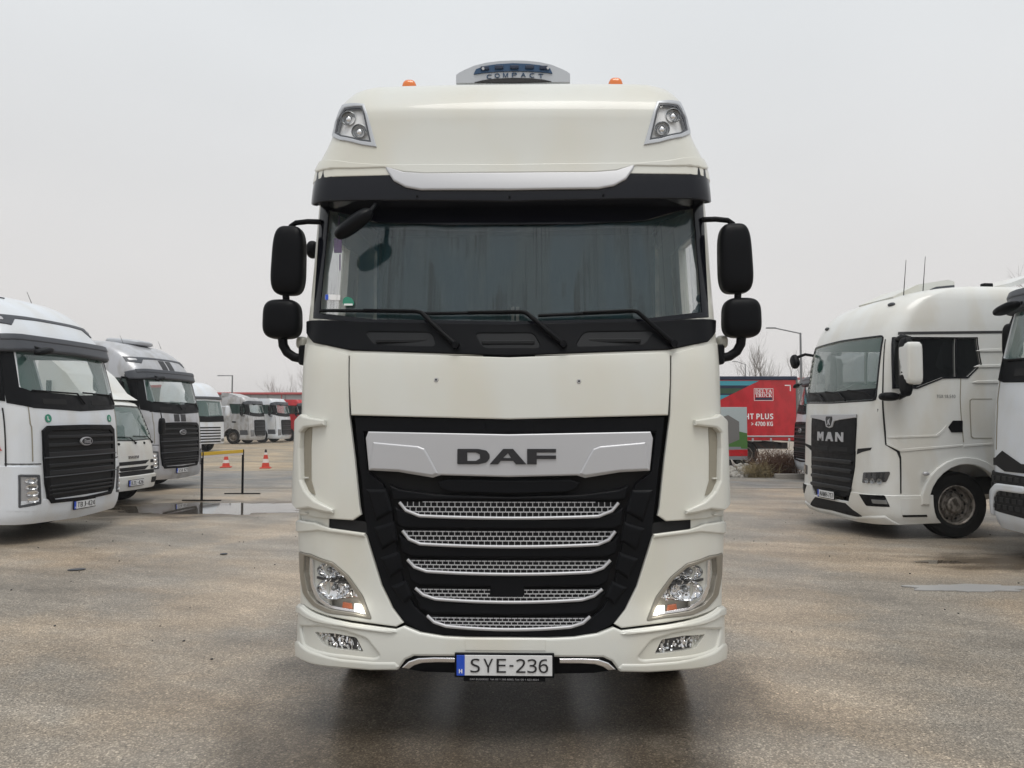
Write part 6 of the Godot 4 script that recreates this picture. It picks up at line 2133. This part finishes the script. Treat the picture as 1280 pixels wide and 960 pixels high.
var NB := Prof.new([[0.22, 0.22, -0.12, 1.2, 0.28, 0.12], [0.35, 0.35, -0.03, 1.24, 0.3, 0.12], [0.6, 0.6, 0, 1.25, 0.3, 0.12], [1, 1, -0.02, 1.25, 0.28, 0.12], [1.5, 1.5, -0.04, 1.245, 0.26, 0.12], [2, 2, -0.07, 1.24, 0.24, 0.12], [2.3, 2.3, -0.1, 1.235, 0.24, 0.13], [2.9, 2.9, -0.2, 1.225, 0.24, 0.13], [3.1, 3.1, -0.25, 1.22, 0.25, 0.14], [3.3, 3.3, -0.33, 1.215, 0.26, 0.15], [3.5, 3.5, -0.47, 1.2, 0.27, 0.15], [3.68, 3.67, -0.7, 1.175, 0.27, 0.14], [3.82, 3.78, -1.02, 1.12, 0.27, 0.12], [4, 3.84, -1.5, 1.04, 0.27, 0.08]], -2.75)
var IB := Prof.new([[0.3, 0.3, -0.04, 0.93, 0.22, 0.05], [0.5, 0.5, 0, 0.95, 0.22, 0.05], [0.9, 0.9, -0.01, 0.955, 0.2, 0.06], [1.3, 1.3, -0.05, 0.95, 0.18, 0.08], [1.6, 1.6, -0.14, 0.93, 0.18, 0.09], [2, 2, -0.3, 0.88, 0.18, 0.09], [2.12, 2.12, -0.38, 0.85, 0.2, 0.09], [2.2, 2.19, -0.55, 0.8, 0.22, 0.08], [2.3, 2.23, -0.8, 0.75, 0.22, 0.06]], -1.7)

func _ready() -> void:
	var cam := Camera3D.new()
	cam.name = "camera"
	cam.position = Vector3(0.01, 1.8, 4.25)
	cam.rotation_degrees = Vector3(2.56, 0, 0)
	cam.fov = 53.08
	cam.near = 0.1
	cam.far = 2000.0
	cam.current = true
	add_child(cam)
	var env := Environment.new()
	env.background_mode = Environment.BG_SKY
	env.sky = Sky.new()
	env.sky.sky_material = overcast()
	env.tonemap_mode = Environment.TONE_MAPPER_LINEAR
	env.tonemap_exposure = 1.12
	env.sdfgi_enabled = true
	env.ssao_enabled = true
	env.ssil_enabled = true
	env.fog_enabled = true
	env.fog_density = 0.0009
	env.fog_light_color = Color(0.80, 0.80, 0.80)
	var we := WorldEnvironment.new()
	we.name = "environment"
	we.environment = env
	add_child(we)
	var sun := DirectionalLight3D.new()
	sun.name = "sun"
	sun.light_energy = 0.5
	sun.light_angular_distance = 34.0
	sun.light_color = Color(1.0, 0.985, 0.96)
	sun.rotation_degrees = Vector3(-68, 14, 0)
	sun.shadow_enabled = true
	add_child(sun)
	materials()
	yard()
	cream_truck()
	wide_grille_truck("white tractor unit with wide black grille, leftmost and nearest in the left row", Vector3(-6.705, 0, -7.861), 85.2, M.white_paint, {"plate": "TBJ-424", "dots": [-0.72, 0.78], "door_word": "VIA", "aerials": [Vector3(0.35, 3.66, -1.2)], "roof_rail": true})
	wide_grille_truck("grey tractor unit with two dark stripes on hood and roof, third in the left row", Vector3(-8.533, 0, -15.703), 81.4, M.grey_paint, {"plate": "SSK-821", "stripes": true, "rooftop": 1, "aerials": [Vector3(-0.6, 3.7, -1.3), Vector3(0.55, 3.66, -1.0)]})
	var cut := wide_grille_truck("white tractor unit cut off by the right edge, with dark visor and lamps", Vector3(6.60, 0, -4.95), -82.0, M.white_paint, {"dark_lamps": true, "plain_front": true})
	cut.scale = Vector3.ONE * 1.17
	wide_grille_truck("white tractor unit half hidden behind the shield grille truck, beside the red trailer", Vector3(8.5, 0, -18.4), -96, M.white_paint, {"aerials": []})
	shield_truck()
	small_truck()
	slatted_truck()
	wide_grille_truck("far silver grey tractor unit with roof deflector behind the barrier", Vector3(-17.9, 0, -50.6), 84, M.silver_grey_paint, {"far": true, "low": true, "deflector": true})
	wide_grille_truck("far white tractor unit between the silver grey and red ones", Vector3(-17.0, 0, -53.9), 84, M.white_paint, {"far": true, "low": true})
	wide_grille_truck("far red tractor unit, rightmost of the far left row", Vector3(-16.0, 0, -57.4), 84, M.red_paint, {"far": true, "low": true})
	red_trailer()
	surroundings()
func overcast() -> PanoramaSkyMaterial:
	var w := 512
	var h := 256
	var im := Image.create(w, h, false, Image.FORMAT_RGBF)
	var f := FastNoiseLite.new()
	f.seed = 2
	f.frequency = 1.1
	f.fractal_octaves = 4
	for y in h:
		var el := PI * (0.5 - (y + 0.5) / h)
		for x in w:
			var az := TAU * (x + 0.5) / w
			var d := Vector3(cos(el) * cos(az), sin(el), cos(el) * sin(az))
			var k := smoothstep(0.0, 0.55, sin(maxf(el, 0.0)))
			var c := Vector3(0.66, 0.64, 0.63).lerp(Vector3(0.695, 0.72, 0.74), k)
			c *= 1.0 + 0.07 * f.get_noise_3d(d.x, d.y * 2.2, d.z)
			if el < 0.0:
				c = Vector3(0.30, 0.28, 0.26)
			im.set_pixel(x, y, Color(c.x, c.y, c.z))
	var m := PanoramaSkyMaterial.new()
	m.panorama = ImageTexture.create_from_image(im)
	return m
